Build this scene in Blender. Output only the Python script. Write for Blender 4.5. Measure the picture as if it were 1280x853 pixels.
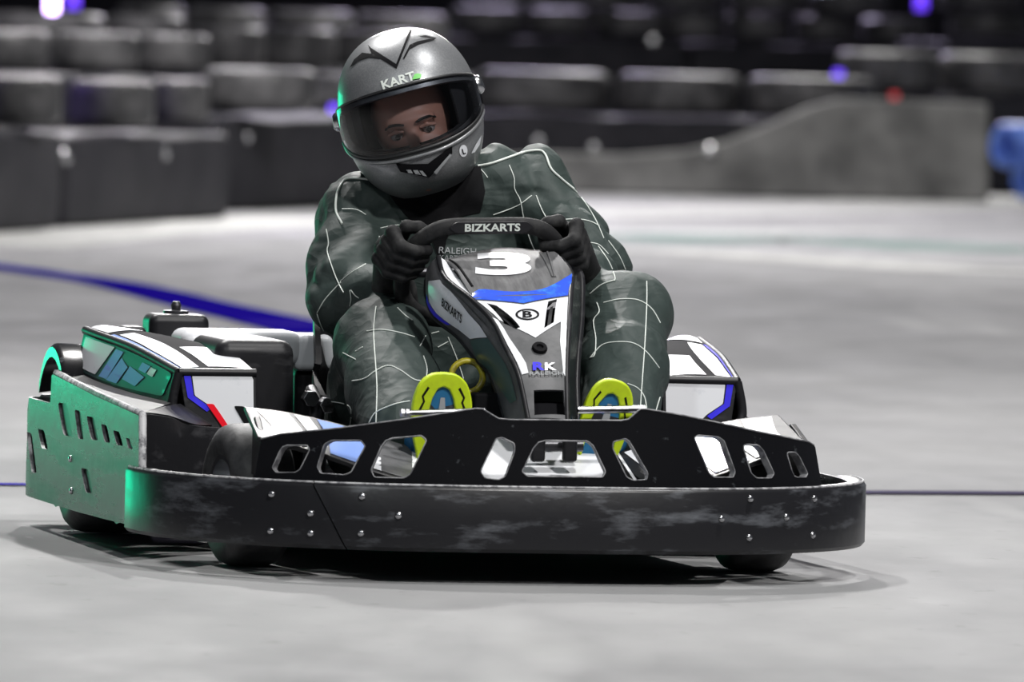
import bpy, bmesh, math, random
import numpy as np
from mathutils import Vector, Matrix
from mathutils.bvhtree import BVHTree
from mathutils.geometry import delaunay_2d_cdt

for o in list(bpy.data.objects): bpy.data.objects.remove(o)
scene = bpy.context.scene
COL = scene.collection
random.seed(5); rng = np.random.default_rng(5)

# ------------------------------------------------------------------ camera
F = 670.0*16.5; CAM = np.array([0.0, -16.5, 1.0]); ROLL = math.radians(1.4)
PITCH = math.atan((426.5-62.0)/F)
fw = np.array([0, math.cos(PITCH), -math.sin(PITCH)]); rt0 = np.array([1.0, 0, 0]); up0 = np.cross(rt0, fw)
rt = math.cos(ROLL)*rt0+math.sin(ROLL)*up0; up = -math.sin(ROLL)*rt0+math.cos(ROLL)*up0
cd = bpy.data.cameras.new('camera'); cam = bpy.data.objects.new('camera', cd); COL.objects.link(cam)
cam.matrix_world = Matrix(((rt[0], up[0], -fw[0], CAM[0]), (rt[1], up[1], -fw[1], CAM[1]), (rt[2], up[2], -fw[2], CAM[2]), (0, 0, 0, 1)))
cd.sensor_width = 36; cd.lens = 36*F/1280; cd.clip_end = 300
cd.dof.use_dof = True; cd.dof.focus_distance = 17.35; cd.dof.aperture_fstop = 7.0
scene.camera = cam
scene.view_settings.view_transform = 'Standard'; scene.view_settings.look = 'None'
scene.view_settings.gamma = 1; scene.view_settings.use_curve_mapping = False
scene.view_settings.exposure = 0.55

# ------------------------------------------------------------------ world and hall lamps
w = bpy.data.worlds.new('hall'); scene.world = w; w.use_nodes = True
w.node_tree.nodes['Background'].inputs[0].default_value = (0.80, 0.86, 1.0, 1)
w.node_tree.nodes['Background'].inputs[1].default_value = 0.048

def area(name, loc, target, size, power, col=(1, 1, 1), sy=None, spread=180):
    d = bpy.data.lights.new(name, 'AREA'); d.energy = power; d.size = size; d.color = col
    if sy: d.shape = 'RECTANGLE'; d.size_y = sy
    d.spread = math.radians(spread)
    o = bpy.data.objects.new(name, d); COL.objects.link(o); o.location = loc
    o.rotation_euler = (Vector(target)-Vector(loc)).to_track_quat('-Z', 'Y').to_euler(); return o
def spot(name, loc, target, power, col, angle=40, r=0.1, blend=0.6):
    d = bpy.data.lights.new(name, 'SPOT'); d.energy = power; d.color = col; d.spot_size = math.radians(angle)
    d.spot_blend = blend; d.shadow_soft_size = r
    o = bpy.data.objects.new(name, d); COL.objects.link(o); o.location = loc
    o.rotation_euler = (Vector(target)-Vector(loc)).to_track_quat('-Z', 'Y').to_euler(); return o

area('flood_lamp_behind_low', (-0.6, 10.5, 6.4), (0, 0.5, 0.2), 0.22, 420, (1, .98, .96))
area('flood_lamp_behind_high', (-2.2, 5.6, 6.6), (0, 0.5, 0.2), 0.22, 330, (1, .98, .96))
area('flood_lamp_top', (2.2, 0.2, 7.0), (0, 1.0, 0.4), 0.4, 240, (1, .99, .97))
area('flood_lamp_front_right', (3.4, -5.5, 7.0), (0, 0.8, 0.4), 0.5, 430, (1, .98, .96))
area('flood_lamp_front_left', (-2.2, -7.0, 6.5), (0, 0.8, 0.4), 0.5, 110, (.95, 1, 1))
area('hall_lamp_track', (1.5, 15.5, 7.5), (1.5, 15.5, 0), 1.5, 340, (1, .98, .96))
area('hall_lamp_mid', (4.0, 27.0, 8.0), (2.0, 30.0, 0), 2.5, 800, (1, .98, .95))
area('hall_lamp_far', (2.0, 53.0, 7.0), (1.0, 50.0, 0), 3.0, 950, (1, .98, .95))
area('hall_lamp_rear', (0.0, 71.0, 7.0), (0.0, 68.0, 0), 3.0, 1500, (.78, .70, 1))
area('hall_lamp_left', (-2.5, 41.0, 5.5), (-1.8, 38.5, 0), 1.5, 520, (1, .96, 1))
area('green_stage_lamp', (-4.2, 7.6, 0.55), (-0.9, 1.0, 0.2), 3.0, 5.2, (.005, 1, .50), 1.0, 70)
area('hall_lamp_left', (-2.5, 33.5, 6.0), (-1.8, 33.5, 0), 1.5, 420, (1, .98, .97))
spot('violet_stage_lamp', (-9.0, 30.0, 4.0), (-2.4, 31.0, .8), 800, (.35, .2, 1), 40, .2)

# ------------------------------------------------------------------ kart frame (origin: front bumper centre on the floor; x right, y to the rear, z up)
YAW = math.radians(12.5); ORG = np.array([0.0985, 0, 0])
RK = np.array([[math.cos(YAW), -math.sin(YAW), 0], [math.sin(YAW), math.cos(YAW), 0], [0, 0, 1]])
def ray(px, py): return fw+rt*(px-640)/F+up*(426.5-py)/F
def A(px, py, y=None, x=None, z=None):
    "point of the kart frame seen at (px,py) on the given plane of the kart frame"
    o = RK.T@(CAM-ORG); d = RK.T@ray(px, py)
    i, v = (1, y) if y is not None else ((0, x) if x is not None else (2, z))
    return o+(v-o[i])/d[i]*d
def WY(px, py, y):
    d = ray(px, py); return CAM+(y-CAM[1])/d[1]*d
def WG(px, py, z=0.0):
    d = ray(px, py); return CAM+(z-CAM[2])/d[2]*d
def PX(l):
    d = ORG+RK@np.asarray(l, float)-CAM; z = d@fw
    return np.array([640+F*(d@rt)/z, 426.5-F*(d@up)/z])

# ------------------------------------------------------------------ materials
def mat(name, col, rough=.5, metal=0, spec=.5, noise=None, bump=None, emit=None, coat=0, rnoise=0, trans=0, alpha=1):
    m = bpy.data.materials.new(name); m.use_nodes = True; nt = m.node_tree; N = nt.nodes; L = nt.links
    b = N['Principled BSDF']; b.inputs['Base Color'].default_value = (*col, 1); b.inputs['Roughness'].default_value = rough
    b.inputs['Metallic'].default_value = metal; b.inputs['Specular IOR Level'].default_value = spec
    b.inputs['Coat Weight'].default_value = coat; b.inputs['Transmission Weight'].default_value = trans
    b.inputs['Alpha'].default_value = alpha
    tc = N.new('ShaderNodeTexCoord')
    if noise:
        sc, col2, lo, hi = noise[:4]; det = noise[4] if len(noise) > 4 else 4; stretch = noise[5] if len(noise) > 5 else (1, 1, 1)
        mp = N.new('ShaderNodeMapping'); mp.inputs['Scale'].default_value = stretch; L.new(tc.outputs['Object'], mp.inputs[0])
        n = N.new('ShaderNodeTexNoise'); n.inputs['Scale'].default_value = sc; n.inputs['Detail'].default_value = det; n.inputs['Roughness'].default_value = .65
        L.new(mp.outputs[0], n.inputs['Vector'])
        r = N.new('ShaderNodeMapRange'); r.inputs[1].default_value = lo; r.inputs[2].default_value = hi; L.new(n.outputs[0], r.inputs[0])
        mx = N.new('ShaderNodeMix'); mx.data_type = 'RGBA'; mx.inputs[6].default_value = (*col, 1); mx.inputs[7].default_value = (*col2, 1)
        L.new(r.outputs[0], mx.inputs[0]); L.new(mx.outputs[2], b.inputs['Base Color'])
        if rnoise:
            r2 = N.new('ShaderNodeMapRange'); r2.inputs[3].default_value = rough; r2.inputs[4].default_value = min(1, rough+rnoise)
            L.new(r.outputs[0], r2.inputs[0]); L.new(r2.outputs[0], b.inputs['Roughness'])
    if bump:
        sc, st, dist = bump
        n = N.new('ShaderNodeTexNoise'); n.inputs['Scale'].default_value = sc; n.inputs['Detail'].default_value = 3; L.new(tc.outputs['Object'], n.inputs['Vector'])
        bp = N.new('ShaderNodeBump'); bp.inputs['Strength'].default_value = st; bp.inputs['Distance'].default_value = dist
        L.new(n.outputs[0], bp.inputs['Height']); L.new(bp.outputs[0], b.inputs['Normal'])
    if emit:
        b.inputs['Emission Color'].default_value = (*emit[0], 1); b.inputs['Emission Strength'].default_value = emit[1]
    return m
M = {}
M['plastic'] = mat('black_plastic', (.012, .012, .014), .42, spec=.28, noise=(9, (.055, .055, .06), .55, .80, 6, (1, 1, 3)), bump=(70, .12, .002), rnoise=.25)
M['bumper'] = mat('scuffed_bumper', (.012, .012, .014), .32, spec=.38, noise=(5, (.17, .18, .20), .52, .82, 8, (1, 1, 4)), bump=(28, .18, .003), rnoise=.2)
M['fairing'] = mat('gloss_black_fairing', (.005, .005, .006), .20, spec=.4, noise=(30, (.10, .11, .12), .64, .78, 5), bump=(60, .08, .002))
M['edge'] = mat('worn_highlit_edge', (.42, .42, .43), .6, noise=(60, (.12, .12, .13), .45, .6))
M['rim_wear_glint'] = mat('scuffed_glint_edge', (.30, .30, .31), .5, noise=(40, (.10, .10, .11), .42, .6))  # pale rims: scuffs plus light caught on the edges, put into the colour
M['sidewall'] = mat('side_bumper_plastic', (.006, .009, .009), .27, noise=(7, (.035, .04, .042), .5, .7, 8, (1, .3, 3)), bump=(25, .22, .003), rnoise=.10, spec=.11)
M['tyre'] = mat('kart_tyre', (.055, .055, .057), .6, noise=(20, (.11, .11, .113), .4, .65), bump=(90, .3, .002))
M['rim'] = mat('wheel_rim', (.45, .46, .48), .3, metal=1)
M['white'] = mat('white_sticker', (.72, .73, .76), .30, spec=.3, noise=(14, (.52, .54, .58), .60, .75, 6))
M['blue'] = mat('blue_sticker', (.03, .09, .62), .25, noise=(25, (.05, .25, .75), .5, .7, 4))
M['violet'] = mat('violet_blue_stripe', (.04, .03, .70), .5, spec=.15)
M['lblue'] = mat('pale_blue_sticker', (.20, .32, .72), .25)
M['grey'] = mat('grey_sticker', (.075, .077, .08), .45, spec=.2, noise=(20, (.11, .11, .115), .4, .6))
M['dgreen'] = mat('dark_teal_panel', (.035, .075, .07), .3)
M['black'] = mat('black_print', (.007, .007, .008), .7, spec=.06)
M['matte'] = mat('matte_black_plastic', (.012, .012, .014), .75, spec=.04, noise=(9, (.03, .03, .033), .55, .8))
M['greyprint'] = mat('grey_print', (.32, .33, .34), .6, spec=.1)
M['silver'] = mat('brushed_silver', (.13, .13, .134), .55, metal=.1, spec=.08, noise=(12, (.08, .08, .083), .4, .65, 5, (6, 1, 1)))
M['steel'] = mat('steel', (.5, .5, .52), .25, metal=1, noise=(60, (.2, .2, .2), .5, .65))
M['dmetal'] = mat('dark_metal', (.06, .06, .065), .35, metal=.7)
M['redlamp'] = mat('red_lamp', (.35, .004, .008), .2, emit=((1, .01, .03), .28))
M['suit'] = mat('racing_overall', (.027, .040, .037), .62, spec=.30, noise=(6, (.036, .050, .046), .35, .65), bump=(420, .12, .0006))
def wrinkle(m):
    nt = m.node_tree; N = nt.nodes; L = nt.links; b = N['Principled BSDF']; tc = N.new('ShaderNodeTexCoord')
    old = b.inputs['Normal'].links[0].from_node
    def nz(scale, st, dist_):
        mp = N.new('ShaderNodeMapping'); mp.inputs['Scale'].default_value = st; L.new(tc.outputs['Object'], mp.inputs[0])
        n = N.new('ShaderNodeTexNoise'); n.inputs['Scale'].default_value = scale; n.inputs['Detail'].default_value = 2; n.inputs['Distortion'].default_value = .8; L.new(mp.outputs[0], n.inputs['Vector'])
        a = N.new('ShaderNodeMath'); a.operation = 'SUBTRACT'; a.inputs[1].default_value = .5; L.new(n.outputs[0], a.inputs[0])
        q = N.new('ShaderNodeMath'); q.operation = 'ABSOLUTE'; L.new(a.outputs[0], q.inputs[0]); return q.outputs[0]
    prev = old.outputs[0]
    for sc, st, d in ((7, (1, 1, .5), .035), (11, (.6, .6, 1.3), .020), (26, (1, 1, 1), .004)):
        bp = N.new('ShaderNodeBump'); bp.invert = True; bp.inputs['Strength'].default_value = .55; bp.inputs['Distance'].default_value = d; L.new(nz(sc, st, d), bp.inputs['Height']); L.new(prev, bp.inputs['Normal']); prev = bp.outputs[0]
    L.new(prev, b.inputs['Normal'])
wrinkle(M['suit'])
M['darkcloth'] = mat('black_cloth', (.006, .006, .007), .85, spec=.15, bump=(120, .3, .001))
M['glove'] = mat('black_glove', (.011, .011, .012), .72, spec=.3, bump=(160, .35, .0012), noise=(30, (.03, .03, .03), .5, .7))
M['thread'] = mat('white_stitching', (.62, .66, .62), .6)
M['helmet'] = mat('metallic_grey_helmet', (.20, .205, .215), .40, metal=.45, coat=.35, noise=(300, (.25, .255, .26), .45, .6))
M['trim'] = mat('black_rubber_trim', (.012, .012, .013), .45)
M['lining'] = mat('helmet_lining', (.018, .018, .020), .9, bump=(150, .4, .001))
M['skin'] = mat('skin', (.42, .22, .165), .5, noise=(30, (.45, .21, .15), .4, .65), bump=(200, .1, .0008))
M['brow'] = mat('dark_hair', (.012, .008, .006), .7)
M['eyewhite'] = mat('eyeball', (.34, .30, .28), .15, noise=(3, (.30, .26, .24), .4, .6))
M['iris'] = mat('dark_iris', (.02, .012, .008), .1)
M['lime'] = mat('lime_rubber_sole', (.52, .68, .008), .45, noise=(40, (.46, .6, .01), .45, .65))
M['shoeblue'] = mat('blue_shoe', (.012, .13, .28), .55, bump=(150, .3, .001))
M['olive'] = mat('yellow_spring', (.42, .36, .02), .4, noise=(50, (.2, .17, .02), .45, .6))
M['green_leaf'] = mat('green_print', (.12, .55, .08), .4)
# visor: clear tinted glass
vm = bpy.data.materials.new('clear_visor'); vm.use_nodes = True; nt = vm.node_tree
for n in list(nt.nodes):
    if n.type != 'OUTPUT_MATERIAL': nt.nodes.remove(n)
tr = nt.nodes.new('ShaderNodeBsdfTransparent'); tr.inputs[0].default_value = (.62, .64, .68, 1)
gl = nt.nodes.new('ShaderNodeBsdfGlossy'); gl.inputs['Roughness'].default_value = .04
fr = nt.nodes.new('ShaderNodeFresnel'); fr.inputs[0].default_value = 1.45
mx = nt.nodes.new('ShaderNodeMixShader'); nt.links.new(fr.outputs[0], mx.inputs[0]); nt.links.new(tr.outputs[0], mx.inputs[1]); nt.links.new(gl.outputs[0], mx.inputs[2])
nt.links.new(mx.outputs[0], [n for n in nt.nodes if n.type == 'OUTPUT_MATERIAL'][0].inputs[0]); M['visor'] = vm

# ------------------------------------------------------------------ mesh helpers
def tag(o, label=None, cat=None, group=None, kind=None):
    if label: o['label'] = label
    if cat: o['category'] = cat
    if group: o['group'] = group
    if kind: o['kind'] = kind
    return o
def empty(name, loc=(0, 0, 0), rz=0):
    o = bpy.data.objects.new(name, None); COL.objects.link(o); o.location = loc; o.rotation_euler = (0, 0, rz); o.empty_display_size = .1; return o
def link(name, me, m=None, parent=None, label=None):
    o = bpy.data.objects.new(name, me); COL.objects.link(o)
    if m is not None:
        me.materials.clear(); me.materials.append(M[m] if isinstance(m, str) else m)
    if parent is not None: o.parent = parent
    if label: o['label'] = label
    return o
def mk(name, verts, faces, m, parent=None, smooth=True, ang=35, recalc=True, weld=0, bevel=0, solid=0, label=None, offset=-1, segs=2, rim=None):
    bm = bmesh.new(); vs = [bm.verts.new(tuple(map(float, v))) for v in verts]
    for f in faces:
        try: bm.faces.new([vs[i] for i in f])
        except ValueError: pass
    if weld: bmesh.ops.remove_doubles(bm, verts=bm.verts, dist=weld)
    if recalc: bmesh.ops.recalc_face_normals(bm, faces=bm.faces)
    me = bpy.data.meshes.new(name); bm.to_mesh(me); bm.free()
    if smooth:
        me.shade_smooth(); me.set_sharp_from_angle(angle=math.radians(ang))
    o = link(name, me, m, parent, label)
    if solid:
        s = o.modifiers.new('thickness', 'SOLIDIFY'); s.thickness = solid; s.offset = offset
        if rim: me.materials.append(M[rim]); s.material_offset_rim = 1
        if not bevel:
            es = o.modifiers.new('crease', 'EDGE_SPLIT'); es.split_angle = math.radians(40)
    if bevel:
        b = o.modifiers.new('edge', 'BEVEL'); b.width = bevel; b.segments = segs; b.limit_method = 'ANGLE'; b.angle_limit = math.radians(30); b.harden_normals = bool(smooth)
    return o
def grid_faces(n, m, base=0, close=False):
    f = []
    for i in range(n-1):
        for j in range(m if close else m-1):
            a = base+i*m+j; b = base+i*m+(j+1) % m
            f.append((a, b, b+m, a+m))
    return f
def loft(rings, cap=True):
    n = len(rings); m = len(rings[0]); v = [p for r in rings for p in r]; f = grid_faces(n, m, 0, True)
    if cap: f += [tuple(range(m))[::-1], tuple(range((n-1)*m, n*m))]
    return v, f
def frames(path, closed=False):
    P = [np.asarray(p, float) for p in path]; n = len(P); T = []
    for i in range(n):
        a = P[(i-1) % n] if closed or i > 0 else P[i]; b = P[(i+1) % n] if closed or i < n-1 else P[i]
        t = b-a; T.append(t/(np.linalg.norm(t)+1e-12))
    u = np.cross(T[0], [0, 0, 1.0])
    if np.linalg.norm(u) < 1e-3: u = np.cross(T[0], [0, 1.0, 0])
    U = []
    for t in T:
        u = u-t*(u@t); u /= np.linalg.norm(u)+1e-12; U.append(u)
    return P, T, U
def tube_vf(path, r, k=8, closed=False, flat=1.0):
    P, T, U = frames(path, closed); rs = r if hasattr(r, '__len__') else [r]*len(P); rings = []
    for p, t, u, q in zip(P, T, U, rs):
        w_ = np.cross(t, u); rings.append([p+q*(math.cos(2*math.pi*j/k)*u+flat*math.sin(2*math.pi*j/k)*w_) for j in range(k)])
    if closed:
        n = len(rings); v = [p for rr in rings for p in rr]; f = []
        for i in range(n):
            for j in range(k):
                a = i*k+j; b = i*k+(j+1) % k; c = ((i+1) % n)*k+(j+1) % k; d = ((i+1) % n)*k+j; f.append((a, b, c, d))
        return v, f
    return loft(rings)
def tube(name, path, r, m, parent=None, k=8, closed=False, label=None):
    v, f = tube_vf(path, r, k, closed); return mk(name, v, f, m, parent, label=label, ang=50)
def smooth_path(pts, n=8):
    P = [np.asarray(p, float) for p in pts]; out = []
    for i in range(len(P)-1):
        p0 = P[max(i-1, 0)]; p1 = P[i]; p2 = P[i+1]; p3 = P[min(i+2, len(P)-1)]
        for j in range(n):
            t = j/n; out.append(.5*((2*p1)+(-p0+p2)*t+(2*p0-5*p1+4*p2-p3)*t*t+(-p0+3*p1-3*p2+p3)*t**3))
    out.append(P[-1]); return out
def box_vf(c, s):
    c = np.asarray(c); s = np.asarray(s)/2
    v = [c+s*np.array([i, j, k]) for i in (-1, 1) for j in (-1, 1) for k in (-1, 1)]
    return v, [(0, 1, 3, 2), (4, 6, 7, 5), (0, 4, 5, 1), (2, 3, 7, 6), (0, 2, 6, 4), (1, 5, 7, 3)]
def box(name, c, s, m, parent=None, bevel=.005, label=None, segs=2):
    v, f = box_vf(c, s); return mk(name, v, f, m, parent, bevel=bevel, smooth=True, ang=40, label=label, segs=segs)
def lathe_vf(prof, k=32):
    "profile (r, h) about local x axis"
    rings = [[(h, r*math.cos(2*math.pi*j/k), r*math.sin(2*math.pi*j/k)) for j in range(k)] for r, h in prof]
    n = len(rings); v = [p for q in rings for p in q]; return v, grid_faces(n, k, 0, True)
def inside(P, poly):
    x, y = P[:, 0], P[:, 1]; r = np.zeros(len(P), bool); n = len(poly)
    for i in range(n):
        (x0, y0), (x1, y1) = poly[i][:2], poly[(i+1) % n][:2]
        if y0 == y1: continue
        r ^= ((y0 > y) != (y1 > y)) & (x < (x1-x0)*(y-y0)/(y1-y0)+x0)
    return r
def fill2d(outer, holes=(), maxlen=.03):
    "constrained triangulation of a polygon with holes, refined to maxlen"
    pts = []; edges = []
    for lp in [outer]+list(holes):
        q = []
        for i in range(len(lp)):
            a = np.asarray(lp[i], float)[:2]; b = np.asarray(lp[(i+1) % len(lp)], float)[:2]; k = max(1, int(np.ceil(np.linalg.norm(b-a)/maxlen)))
            q += [a+(b-a)*t/k for t in range(k)]
        s = len(pts); pts += q; edges += [(s+i, s+(i+1) % len(q)) for i in range(len(q))]
    bnd = np.array(pts); lo_, hi_ = bnd.min(0), bnd.max(0)
    gx, gy = np.meshgrid(np.arange(lo_[0]+maxlen*.5, hi_[0], maxlen), np.arange(lo_[1]+maxlen*.5, hi_[1], maxlen)); G = np.stack([gx.ravel(), gy.ravel()], 1)
    if len(G):
        ok = inside(G, outer)
        for h in holes: ok &= ~inside(G, h)
        G = G[ok]
        if len(G):
            d = np.min(np.linalg.norm(G[:, None]-bnd[None], axis=2), 1); pts += list(G[d > maxlen*.35])
    r = delaunay_2d_cdt([Vector(p) for p in pts], edges, [], 0, 1e-7); V = np.array([tuple(v) for v in r[0]]); T = np.array([t for t in r[2] if len(t) == 3])
    C = V[T].mean(1); ok = inside(C, outer)
    for h in holes: ok &= ~inside(C, h)
    return V, [tuple(int(i) for i in t) for t in T[ok]]
def rpoly(pts, r=.2, n=3):
    "round the corners of a polygon (r: share of the shorter side)"
    P = [np.asarray(p, float) for p in pts]; out = []
    for i in range(len(P)):
        a, b, c = P[i-1], P[i], P[(i+1) % len(P)]; l = min(np.linalg.norm(a-b), np.linalg.norm(c-b))*r
        p = b+(a-b)/np.linalg.norm(a-b)*l; q = b+(c-b)/np.linalg.norm(c-b)*l
        for j in range(n+1):
            t = j/n; out.append((1-t)**2*p+2*t*(1-t)*b+t*t*q)
    return out
class Patch:
    "ruled surface between two rails (each a list of 3-D points)"
    def __init__(s, r0, r1, bulge=0.0, n=24, m=10):
        s.r0 = s.res(r0, n); s.r1 = s.res(r1, n); s.n = n; s.m = m; s.b = bulge
    @staticmethod
    def res(r, n):
        P = np.array(smooth_path(r, 10)) if len(r) > 2 else np.array([np.asarray(r[0])*(1-t)+np.asarray(r[1])*t for t in np.linspace(0, 1, 21)])
        d = np.r_[0, np.cumsum(np.linalg.norm(np.diff(P, axis=0), axis=1))]; d /= d[-1]; t = np.linspace(0, 1, n)
        return np.stack([np.interp(t, d, P[:, k]) for k in range(3)], 1)
    def base(s, u, v):
        t = np.linspace(0, 1, s.n); u = min(max(u, 0), 1)
        a = np.array([np.interp(u, t, s.r0[:, k]) for k in range(3)]); b = np.array([np.interp(u, t, s.r1[:, k]) for k in range(3)])
        return a*(1-v)+b*v
    def nrm(s, u, v):
        e = .03; du = s.base(min(u+e, 1), v)-s.base(max(u-e, 0), v); dv = s.base(u, v+e)-s.base(u, v-e); c = np.cross(du, dv); return c/np.linalg.norm(c)
    def ev(s, u, v, off=0):
        p = s.base(u, v); k = s.b*4*v*(1-v)
        if k or off: p = p+s.nrm(u, v)*(k+off)
        return p
    def inv(s, px, py, start=None):
        if start is None:
         us, vs = np.meshgrid(np.linspace(0, 1, 15), np.linspace(0, 1, 9)); best = min(((np.sum((PX(s.ev(a, b))-(px, py))**2), a, b) for a, b in zip(us.ravel(), vs.ravel())))
         u, v = best[1], best[2]
        else: u, v = start
        for _ in range(12):
            p = PX(s.ev(u, v)); e = 1e-3; J = np.stack([(PX(s.ev(u+e, v))-PX(s.ev(u-e, v)))/(2*e), (PX(s.ev(u, v+e))-PX(s.ev(u, v-e)))/(2*e)], 1)
            try: d = np.linalg.solve(J+1e-6*np.eye(2), np.array([px, py])-p)
            except np.linalg.LinAlgError: break
            d = np.clip(d, -.15, .15); u = min(max(u+d[0], .001), .999); v = v+d[1]
        return np.array([u, min(max(v, 0), 1)])
    def vf(s): return [s.ev(u, v) for u in np.linspace(0, 1, s.n) for v in np.linspace(0, 1, s.m)], grid_faces(s.n, s.m)
    def decal(s, name, uv, m, parent, off, maxlen=.12, label=None, holes=(), mirror=False):
        V, T = fill2d(uv, holes, maxlen); pts = np.array([s.ev(a, b, off) for a, b in V])
        if mirror: pts = pts*np.array([-1, 1, 1])
        # face the same way as the offset
        return mk(name, pts, T, m, parent, recalc=False, label=label, ang=60)
    def decal_px(s, name, px, m, parent, off, **k): return s.decal(name, [s.inv(*p) for p in px], m, parent, off, **k)
def join_vf(*parts):
    V = []; Fc = []
    for v, f in parts:
        b = len(V); V += list(v); Fc += [tuple(i+b for i in q) for q in f]
    return V, Fc
def mirror_vf(v, f): return [np.asarray(p)*np.array([-1, 1, 1]) for p in v], [tuple(q[::-1]) for q in f]
def text_vf(s, bold=.0, res=3, space=1.0, shear=0):
    c = bpy.data.curves.new('t', 'FONT'); c.body = s; c.size = 1; c.offset = bold; c.resolution_u = res; c.align_x = 'CENTER'; c.align_y = 'CENTER'; c.space_character = space; c.shear = shear
    o = bpy.data.objects.new('t', c); COL.objects.link(o); me = o.to_mesh()
    bm = bmesh.new(); bm.from_mesh(me); bmesh.ops.triangulate(bm, faces=bm.faces)
    for _ in range(4):
        e = [q for q in bm.edges if q.calc_length() > .16]
        if not e: break
        bmesh.ops.subdivide_edges(bm, edges=e, cuts=1); bmesh.ops.triangulate(bm, faces=[q for q in bm.faces if len(q.verts) > 3])
    bm.verts.index_update()
    V = np.array([v.co[:2] for v in bm.verts]); T = [tuple(q.index for q in fc.verts) for fc in bm.faces]; bm.free(); o.to_mesh_clear()
    bpy.data.objects.remove(o); bpy.data.curves.remove(c)
    V = V-(V.max(0)+V.min(0))/2; return V, T, V.max(0)-V.min(0)
def text_on(patch, name, s, quad, m, parent, off, bold=.0, exact=False, **k):
    "lettering fitted into a quad of pixels (top left, top right, bottom right, bottom left) on a patch"
    V, T, sz = text_vf(s, bold, **k); q = [patch.inv(*p) for p in quad]; pts = []
    for x, y in V:
        a = x/sz[0]+.5; b = .5-y/sz[1]; uv = (q[0]*(1-a)+q[1]*a)*(1-b)+(q[3]*(1-a)+q[2]*a)*b
        if exact:
            g = [np.asarray(p, float) for p in quad]; uv = patch.inv(*((g[0]*(1-a)+g[1]*a)*(1-b)+(g[3]*(1-a)+g[2]*a)*b), start=uv)
        pts.append(patch.ev(uv[0], uv[1], off))
    return mk(name, pts, T, m, parent, recalc=False, smooth=False)
def text_at(name, s, c, ux, uy, width, m, parent, bold=0, height=None, bend=None, **k):
    "flat lettering at c with axes ux, uy"
    V, T, sz = text_vf(s, bold, **k); ux = np.asarray(ux, float); uy = np.asarray(uy, float); kx = width/sz[0]; ky = kx if height is None else height/sz[1]
    pts = [np.asarray(c)+ux*x*kx+uy*y*ky for x, y in V]
    if bend: pts = [bend(p) for p in pts]
    return mk(name, pts, T, m, parent, recalc=False, smooth=False)

# signed-distance modelling for the soft shapes (clothing, gloves, face)
def cap(a, b, ra, rb, sc=(1, 1, 1)):
    a = np.asarray(a, float); b = np.asarray(b, float); sc = np.asarray(sc, float)
    def f(P):
        ab = b-a; t = np.clip(((P-a)@ab)/(ab@ab+1e-12), 0, 1); q = (P-a-t[..., None]*ab)/sc
        return np.sqrt((q*q).sum(-1))-(ra+(rb-ra)*t)
    f.lo = np.minimum(a, b)-max(ra, rb)*sc.max(); f.hi = np.maximum(a, b)+max(ra, rb)*sc.max(); return f
def ell(c, r, rot=None):
    c = np.asarray(c, float); r = np.asarray(r, float); Rm = np.eye(3) if rot is None else np.asarray(rot)
    def f(P):
        q = (P-c)@Rm; k0 = np.sqrt(((q/r)**2).sum(-1)); k1 = np.sqrt(((q/(r*r))**2).sum(-1))+1e-9; return k0*(k0-1)/k1
    f.lo = c-r.max(); f.hi = c+r.max(); return f
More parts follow.
